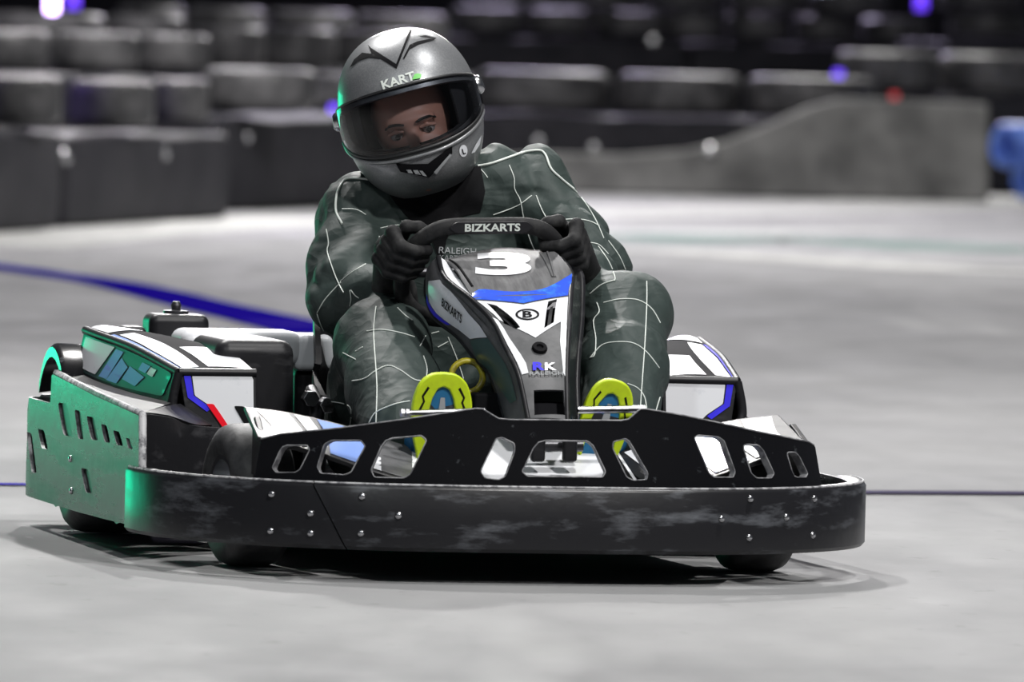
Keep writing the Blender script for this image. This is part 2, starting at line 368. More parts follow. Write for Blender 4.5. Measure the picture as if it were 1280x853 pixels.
def surface(prims, h, k=.02, cuts=(), disp=None, pad=.03):
    lo = np.min([p.lo for p in prims], 0)-pad; hi = np.max([p.hi for p in prims], 0)+pad
    n = np.ceil((hi-lo)/h).astype(int)+1; ax = [lo[i]+h*np.arange(n[i]) for i in range(3)]
    D = np.full(n, 1.0, np.float32)
    for p in prims:
        s = [slice(max(0, int((p.lo[i]-lo[i]-.08)/h)), min(n[i], int((p.hi[i]-lo[i]+.08)/h)+2)) for i in range(3)]
        G = np.stack(np.meshgrid(ax[0][s[0]], ax[1][s[1]], ax[2][s[2]], indexing='ij'), -1)
        d = p(G); e = D[s[0], s[1], s[2]]; hh = np.clip(.5+.5*(e-d)/k, 0, 1); D[s[0], s[1], s[2]] = e*(1-hh)+d*hh-k*hh*(1-hh)
    if cuts or disp:
        G = np.stack(np.meshgrid(*ax, indexing='ij'), -1)
        for p in cuts: D = np.maximum(D, -p(G))
        if disp: D = D+disp(G, D)
    ins = D < 0; nx, ny, nz = D.shape
    cnt = np.zeros((nx-1, ny-1, nz-1), np.int8)
    for i in (0, 1):
        for j in (0, 1):
            for l in (0, 1): cnt += ins[i:nx-1+i, j:ny-1+j, l:nz-1+l]
    act = np.argwhere((cnt > 0) & (cnt < 8)); idx = -np.ones(cnt.shape, int); idx[act[:, 0], act[:, 1], act[:, 2]] = np.arange(len(act))
    acc = np.zeros((len(act), 3)); num = np.zeros(len(act)); cor = [(i, j, l) for i in (0, 1) for j in (0, 1) for l in (0, 1)]
    for a in range(8):
        for b in range(a+1, 8):
            ca, cb = np.array(cor[a]), np.array(cor[b])
            if np.abs(ca-cb).sum() != 1: continue
            va = D[tuple((act+ca).T)]; vb = D[tuple((act+cb).T)]; m = (va < 0) != (vb < 0); t = np.where(m, va/(va-vb+1e-12), 0)
            acc += np.where(m[:, None], ca+t[:, None]*(cb-ca), 0); num += m
    V = lo+h*(act+acc/num[:, None]); Fc = []
    for axn in range(3):
        o1, o2 = [(1, 2), (2, 0), (0, 1)][axn]
        sl0 = [slice(None)]*3; sl1 = [slice(None)]*3; sl0[axn] = slice(0, -1); sl1[axn] = slice(1, None)
        a0 = ins[tuple(sl0)]; a1 = ins[tuple(sl1)]; e = np.argwhere(a0 != a1)
        e = e[(e[:, o1] > 0) & (e[:, o2] > 0) & (e[:, o1] < D.shape[o1]-1) & (e[:, o2] < D.shape[o2]-1)]
        q = []
        for d1, d2 in ((-1, -1), (0, -1), (0, 0), (-1, 0)):
            c = e.copy(); c[:, o1] += d1; c[:, o2] += d2; q.append(idx[tuple(c.T)])
        q = np.stack(q, 1); flip = ~a0[tuple(e.T)]; q[flip] = q[flip][:, ::-1]; Fc.append(q)
    return V, np.concatenate(Fc)
def mesh_np(name, V, Fc, m, parent, label=None, relax=0):
    if relax:
        E = np.concatenate([Fc[:, [0, 1]], Fc[:, [1, 2]], Fc[:, [2, 3]], Fc[:, [3, 0]]])
        for _ in range(relax):
            S = np.zeros_like(V); n = np.zeros(len(V))
            np.add.at(S, E[:, 0], V[E[:, 1]]); np.add.at(S, E[:, 1], V[E[:, 0]]); np.add.at(n, E[:, 0], 1); np.add.at(n, E[:, 1], 1)
            V = V*.5+.5*S/np.maximum(n, 1)[:, None]
    me = bpy.data.meshes.new(name); me.from_pydata([tuple(v) for v in V], [], [tuple(int(i) for i in q) for q in Fc]); me.update(); me.shade_smooth()
    return link(name, me, m, parent, label), V
def bvh_of(V, Fc): return BVHTree.FromPolygons([Vector(v) for v in V], [tuple(int(i) for i in q) for q in Fc])
def cast_px(bvh, px, py, off=.0015):
    o = RK.T@(CAM-ORG); d = RK.T@ray(px, py); d /= np.linalg.norm(d)
    h = bvh.ray_cast(Vector(o+d*14), Vector(d), 8)
    return None if h[0] is None else np.array(h[0])+np.array(h[1])*off
def near_on(bvh, p, off=.0015):
    h = bvh.find_nearest(Vector(p)); n = np.array(h[1]); 
    return np.array(h[0])+n*off

# ================================================================== SETTING
def floor_material():
    m = bpy.data.materials.new('track_concrete'); m.use_nodes = True; nt = m.node_tree; N = nt.nodes; L = nt.links; b = N['Principled BSDF']
    tc = N.new('ShaderNodeTexCoord')
    def noise(scale, stretch, lo, hi, det=5, rot=0):
        mp = N.new('ShaderNodeMapping'); mp.inputs['Scale'].default_value = stretch; mp.inputs['Rotation'].default_value = (0, 0, rot); L.new(tc.outputs['Object'], mp.inputs[0])
        n = N.new('ShaderNodeTexNoise'); n.inputs['Scale'].default_value = scale; n.inputs['Detail'].default_value = det; n.inputs['Roughness'].default_value = .6; L.new(mp.outputs[0], n.inputs['Vector'])
        r = N.new('ShaderNodeMapRange'); r.inputs[1].default_value = lo; r.inputs[2].default_value = hi; L.new(n.outputs[0], r.inputs[0]); return r.outputs[0]
    def mixc(fac, a, bcol):
        x = N.new('ShaderNodeMix'); x.data_type = 'RGBA'; L.new(fac, x.inputs[0])
        if isinstance(a, tuple): x.inputs[6].default_value = (*a, 1)
        else: L.new(a, x.inputs[6])
        x.inputs[7].default_value = (*bcol, 1); return x.outputs[2]
    c = mixc(noise(1.1, (1, .35, 1), .35, .65), (.205, .206, .210), (.260, .260, .262))
    c = mixc(noise(.55, (1, .22, 1), .55, .72, 4), c, (.13, .13, .135))        # rubbered racing line
    c = mixc(noise(14, (1, .6, 1), .62, .80, 6), c, (.15, .15, .15))
    c = mixc(noise(2.2, (.5, .08, 1), .60, .70, 3, .12), c, (.30, .30, .30))   # pale worn strips
    L.new(c, b.inputs['Base Color'])
    rr = N.new('ShaderNodeMapRange'); b.inputs['Specular IOR Level'].default_value = .10; rr.inputs[3].default_value = .70; rr.inputs[4].default_value = .90; L.new(noise(3, (1, .4, 1), .35, .65), rr.inputs[0]); L.new(rr.outputs[0], b.inputs['Roughness'])
    n = N.new('ShaderNodeTexNoise'); n.inputs['Scale'].default_value = 160; n.inputs['Detail'].default_value = 2; L.new(tc.outputs['Object'], n.inputs['Vector'])
    bp = N.new('ShaderNodeBump'); bp.inputs['Strength'].default_value = .25; bp.inputs['Distance'].default_value = .002; L.new(n.outputs[0], bp.inputs['Height']); L.new(bp.outputs[0], b.inputs['Normal'])
    return m
M['floor'] = floor_material()
M['rubber'] = mat('old_tyre_rubber', (.030, .030, .032), .45, spec=.3, noise=(6, (.085, .083, .086), .4, .65), bump=(25, .4, .006))
M['belt'] = mat('rubber_belt', (.017, .017, .021), .6, spec=.12, noise=(3, (.032, .031, .036), .4, .7, 5), bump=(18, .3, .006))
M['greybelt'] = mat('worn_grey_belt', (.10, .10, .098), .8, spec=.1, noise=(1.6, (.26, .26, .25), .36, .68, 4), bump=(14, .4, .01))
M['paintwhite'] = mat('track_paint', (.45, .45, .44), .9, spec=.03, noise=(5, (.29, .29, .29), .45, .65))
M['paintviolet'] = mat('violet_lit_tape', (.012, .005, .24), .9, spec=.0, noise=(.45, (.14, .09, .44), .64, .78))  # tape colour with the violet light it reflects painted in
M['paintdark'] = mat('dark_joint_tape', (.018, .012, .045), .8, spec=.05, noise=(3, (.06, .05, .10), .5, .7))
M['paintgreen'] = mat('green_track_paint', (.09, .15, .13), .85, spec=.1, noise=(3, (.17, .20, .19), .4, .6))
M['bluepipe'] = mat('blue_pipe', (.10, .20, .72), .35, noise=(8, (.22, .36, .85), .4, .7))
M['wall'] = mat('dark_hall_wall', (.010, .010, .013), .9, noise=(2, (.018, .017, .02), .4, .6))
M['led'] = mat('violet_led', (.6, .4, 1), .4, emit=((.62, .42, 1.0), 9)); M['ledblue'] = mat('blue_led', (.2, .1, 1), .4, emit=((.14, .04, 1.0), 1.1)); M['ledred'] = mat('red_led', (1, .1, .1), .4, emit=((1, .04, .08), .12))
floor = mk('floor', [(-30, -20, 0), (30, -20, 0), (30, 90, 0), (-30, 90, 0), (-30, -20, -.1), (30, -20, -.1), (30, 90, -.1), (-30, 90, -.1)], [(0, 1, 2, 3), (7, 6, 5, 4), (0, 4, 5, 1), (1, 5, 6, 2), (2, 6, 7, 3), (3, 7, 4, 0)], 'floor', smooth=False); tag(floor, 'grey worn concrete track floor', 'floor', kind='structure')
wb = mk('wall_back', *box_vf((0, 84, 4), (60, .3, 8)), 'wall', smooth=False); tag(wb, 'dark back wall of the hall', 'wall', kind='structure')
def ground_strip(name, px, width, m, z=.002, label=None):
    P = [WG(*p) for p in px]; P = [np.array((p[0], p[1])) for p in smooth_path(P, 8)]; L_ = []; R_ = []
    for i, p in enumerate(P):
        d = P[min(i+1, len(P)-1)]-P[max(i-1, 0)]; d /= np.linalg.norm(d); n = np.array((-d[1], d[0])); wd = width[0]+(width[1]-width[0])*i/(len(P)-1); L_.append((*(p+n*wd/2), z)); R_.append((*(p-n*wd/2), z))
    n = len(P); return mk(name, L_+R_, [(i, i+1, n+i+1, n+i) for i in range(n-1)], m, floor, smooth=False, label=label)
ground_strip('painted_line', [(-60, 307), (40, 297), (120, 289), (220, 282), (330, 278), (430, 275)], (1.1, 1.1), 'paintwhite', label='white line along the foot of the left barrier')
ground_strip('painted_line', [(600, 267), (760, 266), (900, 264), (1050, 259), (1180, 254), (1330, 247)], (1.7, 1.5), 'paintwhite', label='white line along the foot of the right barrier')
ground_strip('painted_line', [(700, 292), (900, 291), (1050, 289), (1160, 290)], (.9, .6), 'paintwhite', .002)
ground_strip('painted_line', [(700, 300), (900, 298), (1100, 304), (1260, 316)], (1.6, 1.2), 'paintgreen', .003, label='pale green painted strip across the track')
ground_strip('painted_line', [(770, 311), (900, 318), (1060, 329), (1180, 338), (1330, 342)], (.8, .6), 'paintwhite', .004)
ground_strip('tape_line', [(-30, 330), (60, 343), (150, 357), (250, 381), (330, 399), (420, 420)], (.20, .36), 'paintviolet', .004, label='tape line coloured with violet light, running behind the kart')
ground_strip('tape_line', [(-30, 607), (30, 607.5), (200, 609)], (.07, .07), 'paintviolet', .004); ground_strip('tape_line', [(1040, 617), (1150, 617.5), (1310, 618.5)], (.13, .13), 'paintdark', .004)

# ---- tyre barriers
ORDN = ['first', 'second', 'third', 'fourth', 'fifth', 'sixth', 'seventh', 'eighth', 'ninth', 'tenth']
def bg_tyre_mesh(R, W):
    h = W/2; r = R*.56; prof = [(r, -h*.7), (r+.02, -h*.92), (R*.80, -h), (R*.93, -h*.93), (R*.985, -h*.72), (R, -h*.4), (R, h*.4), (R*.985, h*.72), (R*.93, h*.93), (R*.80, h), (r+.02, h*.92), (r, h*.7), (R*.80, h*.6), (R*.94, 0), (R*.80, -h*.6), (r, -h*.7)]
    rings = [[(q*math.cos(2*math.pi*j/28), q*math.sin(2*math.pi*j/28), z+h) for j in range(28)] for q, z in prof]
    v = [p for k in rings for p in k]; me = bpy.data.meshes.new('tyre'); me.from_pydata(v, [], grid_faces(len(rings), 28, 0, True)); me.update(); me.shade_smooth(); me.materials.append(M['rubber']); return me
TM = {}
def bg_tyre(x, y, z, R, W, label, group, tilt=(0, 0)):
    key = (round(R, 2), round(W, 2))
    if key not in TM: TM[key] = bg_tyre_mesh(*key)
    o = bpy.data.objects.new('tyre', TM[key]); COL.objects.link(o); o.location = (x, y, z); o.rotation_euler = (tilt[0], tilt[1], random.uniform(0, 6)); tag(o, label, 'tyre', group); return o
def block(name, px0, px1, base0, base1, h0, h1, depth, m, label, bolts=(), d0=None, d1=None, bev=.04):
    "belt-wrapped barrier block standing on the floor between two pixels of its foot"
    a = WG(px0, base0) if d0 is None else np.r_[WY(px0, 100, d0)[:2], 0]; b = WG(px1, base1) if d1 is None else np.r_[WY(px1, 100, d1)[:2], 0]
    d = b-a; d /= np.linalg.norm(d); n = np.array((-d[1], d[0], 0)); n = n if n[1] > 0 else -n
    rows = []
    for t in np.linspace(0, 1, 7):
        p = a*(1-t)+b*t; hh = h0*(1-t)+h1*t+random.uniform(-.012, .012); bulge = .02*math.sin(t*math.pi*3)
        rows.append([p-n*bulge, p-n*(bulge+.015)+np.array((0, 0, hh*.5)), p+np.array((0, 0, hh)), p+n*depth+np.array((0, 0, hh)), p+n*depth])
    v, f = loft(rows); o = mk(name, v, f, m, None, bevel=bev, segs=3, ang=50); tag(o, label, 'barrier', 'belt-wrapped barrier blocks')
    for bx, by in bolts:
        yy = a[1]+(b[1]-a[1])*(bx-px0)/(px1-px0)-.03; q = WY(bx, by, yy); vv, ff = lathe_vf([(0, -.02), (.035, -.018), (.045, 0), (.045, .03)], 12); ob = mk('washer', [(p[1]+q[0], p[0]+q[1], p[2]+q[2]) for p in vv], ff, 'steel', o)
    return a, b, n
def top_row(px_list, ydepth, z, W, group, where, m_w=None, jit=.0, tilts=None):
    for i, (x0, x1) in enumerate(px_list):
        yd = ydepth[i] if hasattr(ydepth, '__len__') else ydepth; pa = WY(x0, 100, yd); pb = WY(x1, 100, yd); R = (pb[0]-pa[0])/2*.985; zz = z[i] if hasattr(z, '__len__') else z
        bg_tyre((pa[0]+pb[0])/2, yd+R*.9, zz, R, W, f'worn black tyre, {ORDN[i]} from the left {where}', group, (0, 0))
# left barrier in front
block('barrier_block', -80, 73, 299, 285.5, .50, .52, .6, 'belt', 'dark belt-wrapped barrier block at the left frame edge', [(79, 197)])
block('barrier_block', 80, 284, 285, 272.5, .485, .49, .6, 'belt', 'dark belt-wrapped barrier block below the second tyre left of the driver', [(202, 192)])
block('barrier_block', 276, 470, 265, 258, .56, .56, .7, 'belt', 'darkest barrier block just left of the helmet', [(305, 172)])
block('barrier_block', 478, 590, 256, 244, .56, .56, .7, 'belt', 'dark barrier block hidden behind the helmet')
yl = [WG(0, 290)[1]+.25, WG(140, 281)[1]+.1, WG(225, 275)[1]+.55, WG(325, 266)[1]+.1]
top_row([(-42, 76), (80, 194), (186, 262), (248, 396)], yl, [.55, .53, .535, .60], .25, 'tyres on the left barrier', 'on top of the left barrier', tilts=[(0.02, .02), (0, -.02), (.02, .0), (.05, -.02)])
top_row([(-70, 60), (60, 172), (165, 262), (385, 470)], [33.9, 35.8, 37.5, 42.5], [0.82, .82, .82, .60], .22, 'tyres of the second left row', 'in the pale-topped row behind the left barrier', tilts=[(-.05, .02), (-.04, -.02), (-.03, .03), (0, 0)])
block('barrier_block', -80, 270, 0, 0, .78, .78, .75, 'belt', 'dark barrier block directly behind the first left tyres', d0=32.6, d1=38.4)
# left barrier behind
block('barrier_block', -80, 240, 0, 0, .86, .86, .7, 'belt', 'long low barrier block far behind the left tyres', d0=44.0, d1=46.0)
block('barrier_block', 240, 600, 0, 0, .80, .80, .7, 'belt', 'long low barrier block far behind the helmet', d0=47.2, d1=49.5)
top_row([(-30, 128), (126, 228), (232, 330), (326, 420), (410, 520)], [44.4, 45.2, 47.4, 48.1, 48.8], [.905, .905, .845, .845, .845], .27, 'tyres on the far left barrier', 'on the far left barrier')
top_row([(140, 230), (226, 330), (330, 440), (436, 560)], [52, 53, 54, 55], [.0, .0, .0, .0], .25, 'tyres at the back left', 'in the rearmost left stack, bottom layer')
for k in range(1, 5): top_row([(140, 230), (226, 330), (330, 440), (436, 560)], [52, 53, 54, 55], .255*k, .25, 'tyres at the back left', f'in the rearmost left stack, {["", "second", "third", "fourth", "top"][k]} layer')
# right barrier in front
block('barrier_block', 592, 1104, 240, 245, .54, .54, 1.2, 'belt', 'dark curved barrier block right of the driver', [(673, 177), (742, 185)], d0=46.9, d1=47.1)
def prism(name, px, y0, y1, depth, m, label, bolts=()):
    x0, x1 = px[0][0], max(p[0] for p in px); P = [WY(p[0], p[1], y0+(y1-y0)*(p[0]-x0)/(x1-x0)) for p in px]; P = [np.array((p[0], p[1], max(p[2], 0))) for p in P]; n = len(P); Q = [p+np.array((0, depth, 0)) for p in P]
    o = mk(name, P+Q, [tuple(range(n)), tuple(range(n, 2*n))[::-1]]+[(i, (i+1) % n, n+(i+1) % n, n+i) for i in range(n)], m, bevel=.03, segs=3, ang=40); tag(o, label, 'barrier', 'belt-wrapped barrier blocks')
    for bx, by in bolts:
        q = WY(bx, by, y0+(y1-y0)*(bx-x0)/(x1-x0)-.02); vv, ff = lathe_vf([(0, -.02), (.035, -.018), (.045, 0), (.045, .03)], 12); mk('washer', [(p[1]+q[0], p[0]+q[1], p[2]+q[2]) for p in vv], ff, 'steel', o)
prism('barrier_block', [(600, 260), (600, 196), (690, 192), (780, 194), (860, 188), (910, 176), (960, 156), (1010, 134), (1050, 124), (1110, 124), (1236, 130), (1236, 260)], 45.6, 46.2, .40, 'greybelt', 'pale grey sagging belt barrier low on the right side', [(887, 189)])
top_row([(592, 767), (771, 931), (935, 1100)], [47.0, 47.05, 47.1], [.575, .575, .575], .28, 'tyres on the right barrier', 'on top of the right barrier', tilts=[(0.0, .02), (.0, -.03), (0, -.02)])
block('barrier_block', 1040, 1330, 0, 0, .74, .74, .6, 'belt', 'dark barrier block behind the grey belt at right', d0=49.6, d1=50.0)
top_row([(1046, 1180), (1176, 1310)], [49.7, 49.9], [.775, .775], .28, 'tyres at the right end', 'on the block above the blue pipes')
# far right barrier
block('barrier_block', 540, 860, 0, 0, 1.10, 1.10, .8, 'belt', 'tall dark barrier wall far behind the driver', [(816, 51)], d0=62, d1=63)
block('barrier_block', 866, 1178, 0, 0, 1.10, 1.10, .8, 'belt', 'tall dark barrier wall far behind the grey belt', d0=63, d1=64)
block('barrier_block', 1182, 1400, 0, 0, 1.16, 1.16, .8, 'belt', 'tall dark barrier wall at the far right edge', d0=62, d1=63)
top_row([(560, 652), (652, 738), (738, 830), (826, 905), (905, 985), (990, 1075), (1075, 1160), (1185, 1290)], [62.5, 62.7, 62.9, 63.1, 63.3, 63.5, 63.7, 63.2], [1.15]*7+[1.21], .22, 'tyres on the far right barrier', 'on the far right barrier')
top_row([(600, 690), (700, 800), (800, 900), (905, 1010), (1010, 1110), (1170, 1280)], [63.2]*6, [1.40]*5+[1.46], .20, 'upper tyres on the far right barrier', 'in the upper row of the far right barrier')
# blue pipes at the right edge
def pipe(c, L, R, label):
    prof = [(R*.62, 0), (R*.95, 0), (R, .01), (R, L), (R*.62, L), (R*.62, 0)]; v, f = lathe_vf(prof, 28); v = [(a, b, c) for a, b, c in v]; o = mk('blue_pipe', v, f, 'bluepipe', ang=40); o.location = tuple(c); o.rotation_euler = (0, 0, math.radians(41)); tag(o, label, 'pipe', 'blue pipes'); return o
pc2 = WY(1284, 216, 46.8); Rp = .165; ax = math.radians(41); nn_ = np.array((-math.sin(ax), math.cos(ax), 0))
pipe((pc2[0], 46.8, Rp), 1.6, Rp, 'lower blue pipe at the right frame edge')
up_ = np.array((pc2[0], 46.8, Rp))+nn_*.237+np.array((0, 0, .232)); pipe(up_, 1.6, Rp, 'upper blue pipe with open end above the other')
# LED lamps in the background
def led(px, py0, py1, y, w_, m, label):
    a = WY(px, py0, y); b = WY(px, py1, y); e = empty('led_lamp', (a[0], y, 0)); tag(e, label, 'lamp', 'LED lamps')
    v, f = tube_vf([(0, 0, b[2]), (0, 0, a[2])], w_, 12); mk('lamp_tube', v, f, m, e)
    v, f = tube_vf([(0, .0, 0), (0, 0, b[2]-.005)], w_*.6, 8); mk('lamp_post', v, f, 'wall', e); v, f = tube_vf([(0, 0, .0), (0, 0, .03)], w_*3, 12); mk('lamp_foot', v, f, 'wall', e)
led(66, -30, 24, 57, .045, 'led', 'bright violet-white lamp tube at the top left'); led(92, -30, 10, 59, .05, 'ledblue', 'dimmer violet lamp tube right of the bright one')
led(418, 118, 150, 43.6, .03, 'ledblue', 'blue lamp just left of the helmet visor'); led(1048, 88, 102, 49.1, .035, 'ledblue', 'small blue lamp left of the right tyre pair'); led(1152, -20, 12, 61.5, .05, 'ledblue', 'blue lamp at the top right')
led(1118, 116, 124, 48.9, .03, 'ledred', 'small red lamp below the right tyre pair')

# ================================================================== KART
kart = empty('go_kart', tuple(ORG), YAW)
tag(kart, 'black and white racing kart number 3 with wrap-around bumper, driven in the foreground', 'kart')

# ---- plan curve of the wrap-around bumper: half outline, then mirrored
half = smooth_path([(0, 0), (.16, .003), (.30, .022), (.43, .072), (.555, .165), (.643, .28), (.694, .40), (.717, .52), (.72, .60)], 10)
half = np.array([(p[0], p[1]) for p in half]); plan = np.vstack([half[::-1]*np.array([-1, 1]), half[1:]])
def resample(P, n):
    d = np.r_[0, np.cumsum(np.linalg.norm(np.diff(P, axis=0), axis=1))]; t = np.linspace(0, d[-1], n); return np.stack([np.interp(t, d, P[:, k]) for k in range(P.shape[1])], 1)
plan = resample(plan, 400)
PL = np.linalg.norm(plan[1]-plan[0])*399
def planat(s, inset=0.0):
    "point of the bumper outline at arc share s (0 left end .. 1 right end), moved inwards"
    t = min(max(s, 0), 1)*398.999; i = int(t); f = t-i; p = plan[i]*(1-f)+plan[i+1]*f; d = plan[min(i+2, 399)]-plan[max(i-1, 0)]; d = d/np.linalg.norm(d)
    n = np.array([-d[1], d[0]]); return p+n*inset
def plan_inv(px, py, inset):
    ss = np.linspace(0, 1, 301); z = .15
    for _ in range(4):
        q = np.array([PX((*planat(s, inset), z))[0] for s in ss]); k = int(np.argmax(q)); ss2, q2 = ss[:k+1], q[:k+1]; j = int(np.argmin(q2)); s = float(np.interp(px, q2[j:], ss2[j:]))
        p = planat(s, inset); zz = np.array([0, .4]); yy = np.array([PX((*p, a))[1] for a in zz]); z = float(zz[0]+(py-yy[0])/(yy[1]-yy[0])*(zz[1]-zz[0]))
    return s, z
def band(name, s0, s1, skew0=0, skew1=0, n=90):
    prof = [(.006, .060), (.0, .067), (.0, .176), (.004, .182), (.010, .185), (.030, .185), (.036, .181), (.036, .158), (.016, .155), (.016, .060)]
    rings = []
    for t in np.linspace(0, 1, n):
        ring = []
        for ins, z in prof:
            s = (s0+skew0*(z-.12))*(1-t)+(s1+skew1*(z-.12))*t; p = planat(s, ins); ring.append((p[0], p[1], z))
        rings.append(ring)
    v, f = loft(rings); return mk(name, v, f, 'bumper', kart, ang=40)
s_top, _ = plan_inv(391, 602, 0); s_bot, _ = plan_inv(433, 687, 0); sk = (s_top-s_bot)/.12; sm = (s_top+s_bot)/2; g = .0016/PL*1.0
bumL = band('front_bumper', 0.0, sm-g, 0, sk, 40); bumM = band('front_bumper', sm+g, 1.0, sk, 0, 110)
bumL['label'] = 'curved black bumper corner left of the slanted seam'
bumM['label'] = 'long scuffed black bumper band right of the slanted seam'
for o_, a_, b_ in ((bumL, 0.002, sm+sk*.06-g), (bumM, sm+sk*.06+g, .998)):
    tube('bumper_edge', [(*planat(s, .006), .1838) for s in np.linspace(a_, b_, 90)], .0026, 'edge', o_, 6)  # pale strip: worn edge with its light highlight painted in
def bolt_mesh():
    prof = [(0, .004), (.0035, .004), (.0060, .0025), (.0072, 0), (.0072, -.003)]
    v, f = lathe_vf(prof, 10); me = bpy.data.meshes.new('bolt'); me.from_pydata(v, [], f); me.update(); me.shade_smooth(); me.materials.append(M['steel']); return me
BOLT = bolt_mesh()
def bolt(p, n, parent=None):
    o = bpy.data.objects.new('bolt', BOLT); COL.objects.link(o); o.parent = parent or kart; o.location = tuple(p); o.rotation_euler = Vector(n).to_track_quat('X', 'Z').to_euler(); return o
for px, py in [(339.5, 618), (452.6, 621), (338, 664), (388, 642), (388, 667), (451, 667), (498, 645), (938, 624), (1018, 623.6), (902, 649), (983, 647), (936.5, 672.6), (1016, 669.4)]:
    s, z = plan_inv(px, py, 0); p = planat(s, 0); q = planat(s, -.01)
    bolt((p[0], p[1], z), (q[0]-p[0], q[1]-p[1], 0), bumL if s < sm else bumM)

# ---- upper front fairing with cut-outs
INS = .045
top = [(321, 549), (346, 543), (420, 535.5), (480, 528), (545, 519), (597, 511.5), (606, 512), (626, 524), (640, 525.5), (780, 526.5), (790, 525), (806, 512), (815, 512.5), (860, 520), (900, 528), (950, 539), (1000, 549), (1020, 553), (1027, 559)]
bot = [(1027, 612), (900, 614), (706, 616), (500, 611), (318, 604)]
def fz(p): s, z = plan_inv(p[0], p[1], INS); return (s*PL, z)
outer = [fz(p) for p in top]+[fz(p) for p in bot]
ZB = .183
outer = [(u, max(z, ZB)) for u, z in outer]
holes_px = [[(349, 557), (381, 557), (384, 563), (374, 587), (368, 591), (344, 591), (339, 585)], [(402, 556), (411, 551), (449, 551), (455, 558), (438, 591), (430, 594), (400, 592), (395, 584)], [(480, 549), (527, 545), (534, 551), (513, 593), (505, 598), (468, 597), (463, 588)],
            [(622, 549), (630, 547.5), (645, 555), (645, 565), (632, 596), (624, 600), (606, 598), (601, 590)], [(674, 551), (737, 552), (744, 558), (758, 590), (754, 597), (660, 596), (653, 590)], [(769, 553), (785, 549), (790, 553), (811, 592), (809, 600), (792, 601), (784, 597), (768, 561)],
            [(873, 548), (878, 545), (904, 547), (911, 552), (921, 590), (918, 597), (894, 597), (888, 592)], [(934, 556), (954, 557), (960, 563), (970, 592), (966, 598), (947, 598), (941, 592)], [(989, 566), (1000, 566), (1004, 570), (1012, 592), (1009, 597), (994, 597)]]
holes = [rpoly([fz(p) for p in h], .25, 2) for h in holes_px]
V, T = fill2d(outer, holes, .035)
pts = [(*planat(u/PL, INS+.18*max(z-ZB, 0)), z) for u, z in V]
fairing = mk('front_fairing', pts, T, 'fairing', kart, ang=40, solid=.016, offset=1, rim='rim_wear_glint')
# make the thickness go inwards
nrm_y = np.mean([p.normal.y for p in fairing.data.polygons]); fairing.modifiers['thickness'].offset = -1 if nrm_y < 0 else 1
def on_fair(u, z, k=0.0): return (*planat(u/PL, INS+.18*max(z-ZB, 0)-k), z)
tube('fairing_edge', [on_fair(u, z, .0005) for u, z in [np.array(outer[i])*(1-t)+np.array(outer[i+1])*t for i in range(len(top)-1) for t in (0, .25, .5, .75)]], .0015, 'rim_wear_glint', fairing, 6)  # pale bead: edge wear and its highlight as one colour
for h in holes: tube('cutout_edge', [on_fair(u, z, .0002) for u, z in h], .0012, 'rim_wear_glint', fairing, 6, closed=True)
# end returns of the fairing and wheel-side gussets
for sgn in (-1, 1):
    s_e = outer[0][0]/PL if sgn < 0 else outer[len(top)-1][0]/PL
    p0 = planat(s_e, INS+.012); zt = .250
    poly = [(p0[0], p0[1]), (p0[0]-sgn*.0, p0[1]+.16)]
    v = [(p0[0], p0[1], ZB), (p0[0], p0[1], zt), (p0[0]-sgn*.01, p0[1]+.12, zt+.045), (p0[0]-sgn*.01, p0[1]+.14, zt+.035), (p0[0]-sgn*.01, p0[1]+.14, ZB)]
    v2 = [(a-sgn*.012, b, c) for a, b, c in v]; n = 5
    mk('fairing_end_plate', v+v2, [tuple(range(n)), tuple(range(n, 2*n))[::-1]]+[(i, (i+1) % n, n+(i+1) % n, n+i) for i in range(n)], 'plastic', kart, bevel=.003)

# ---- striped wing plates behind the fairing
def wing(mirror):
    f0 = [A(322, 546, y=.235), A(400, 566, y=.165), A(470, 590, y=.13), A(545, 612, y=.12)]
    b0 = [A(305, 508, y=.43), A(360, 515, y=.42), A(433, 532, y=.40), A(545, 566, y=.34)]
    P = Patch(b0, f0, n=16, m=6)
    v, f = P.vf()
    if mirror: v, f = mirror_vf(v, f)
    o = mk('wing_plate', v, f, 'plastic', kart, solid=.010, bevel=.003, offset=-1)
    if np.mean([p.normal.z for p in o.data.polygons]) < 0: o.modifiers['thickness'].offset = 1
    sg = 1 if P.nrm(.5, .5)[2] > 0 else -1; off = sg*.0015
    for u0, u1, du, m in [(.05, .22, .06, 'white'), (.25, .33, .06, 'white'), (.37, .60, .05, 'lblue'), (.62, .66, .04, 'white'), (.66, .86, .02, 'grey'), (.87, .92, .0, 'white')]:
        P.decal('sticker', [(u0, .06), (u1, .06), (u1+du, .5), (u1+du, .95), (u0+du, .95), (u0+du, .5)], m, o, off, mirror=mirror)
    return o
wing(False); wing(True)
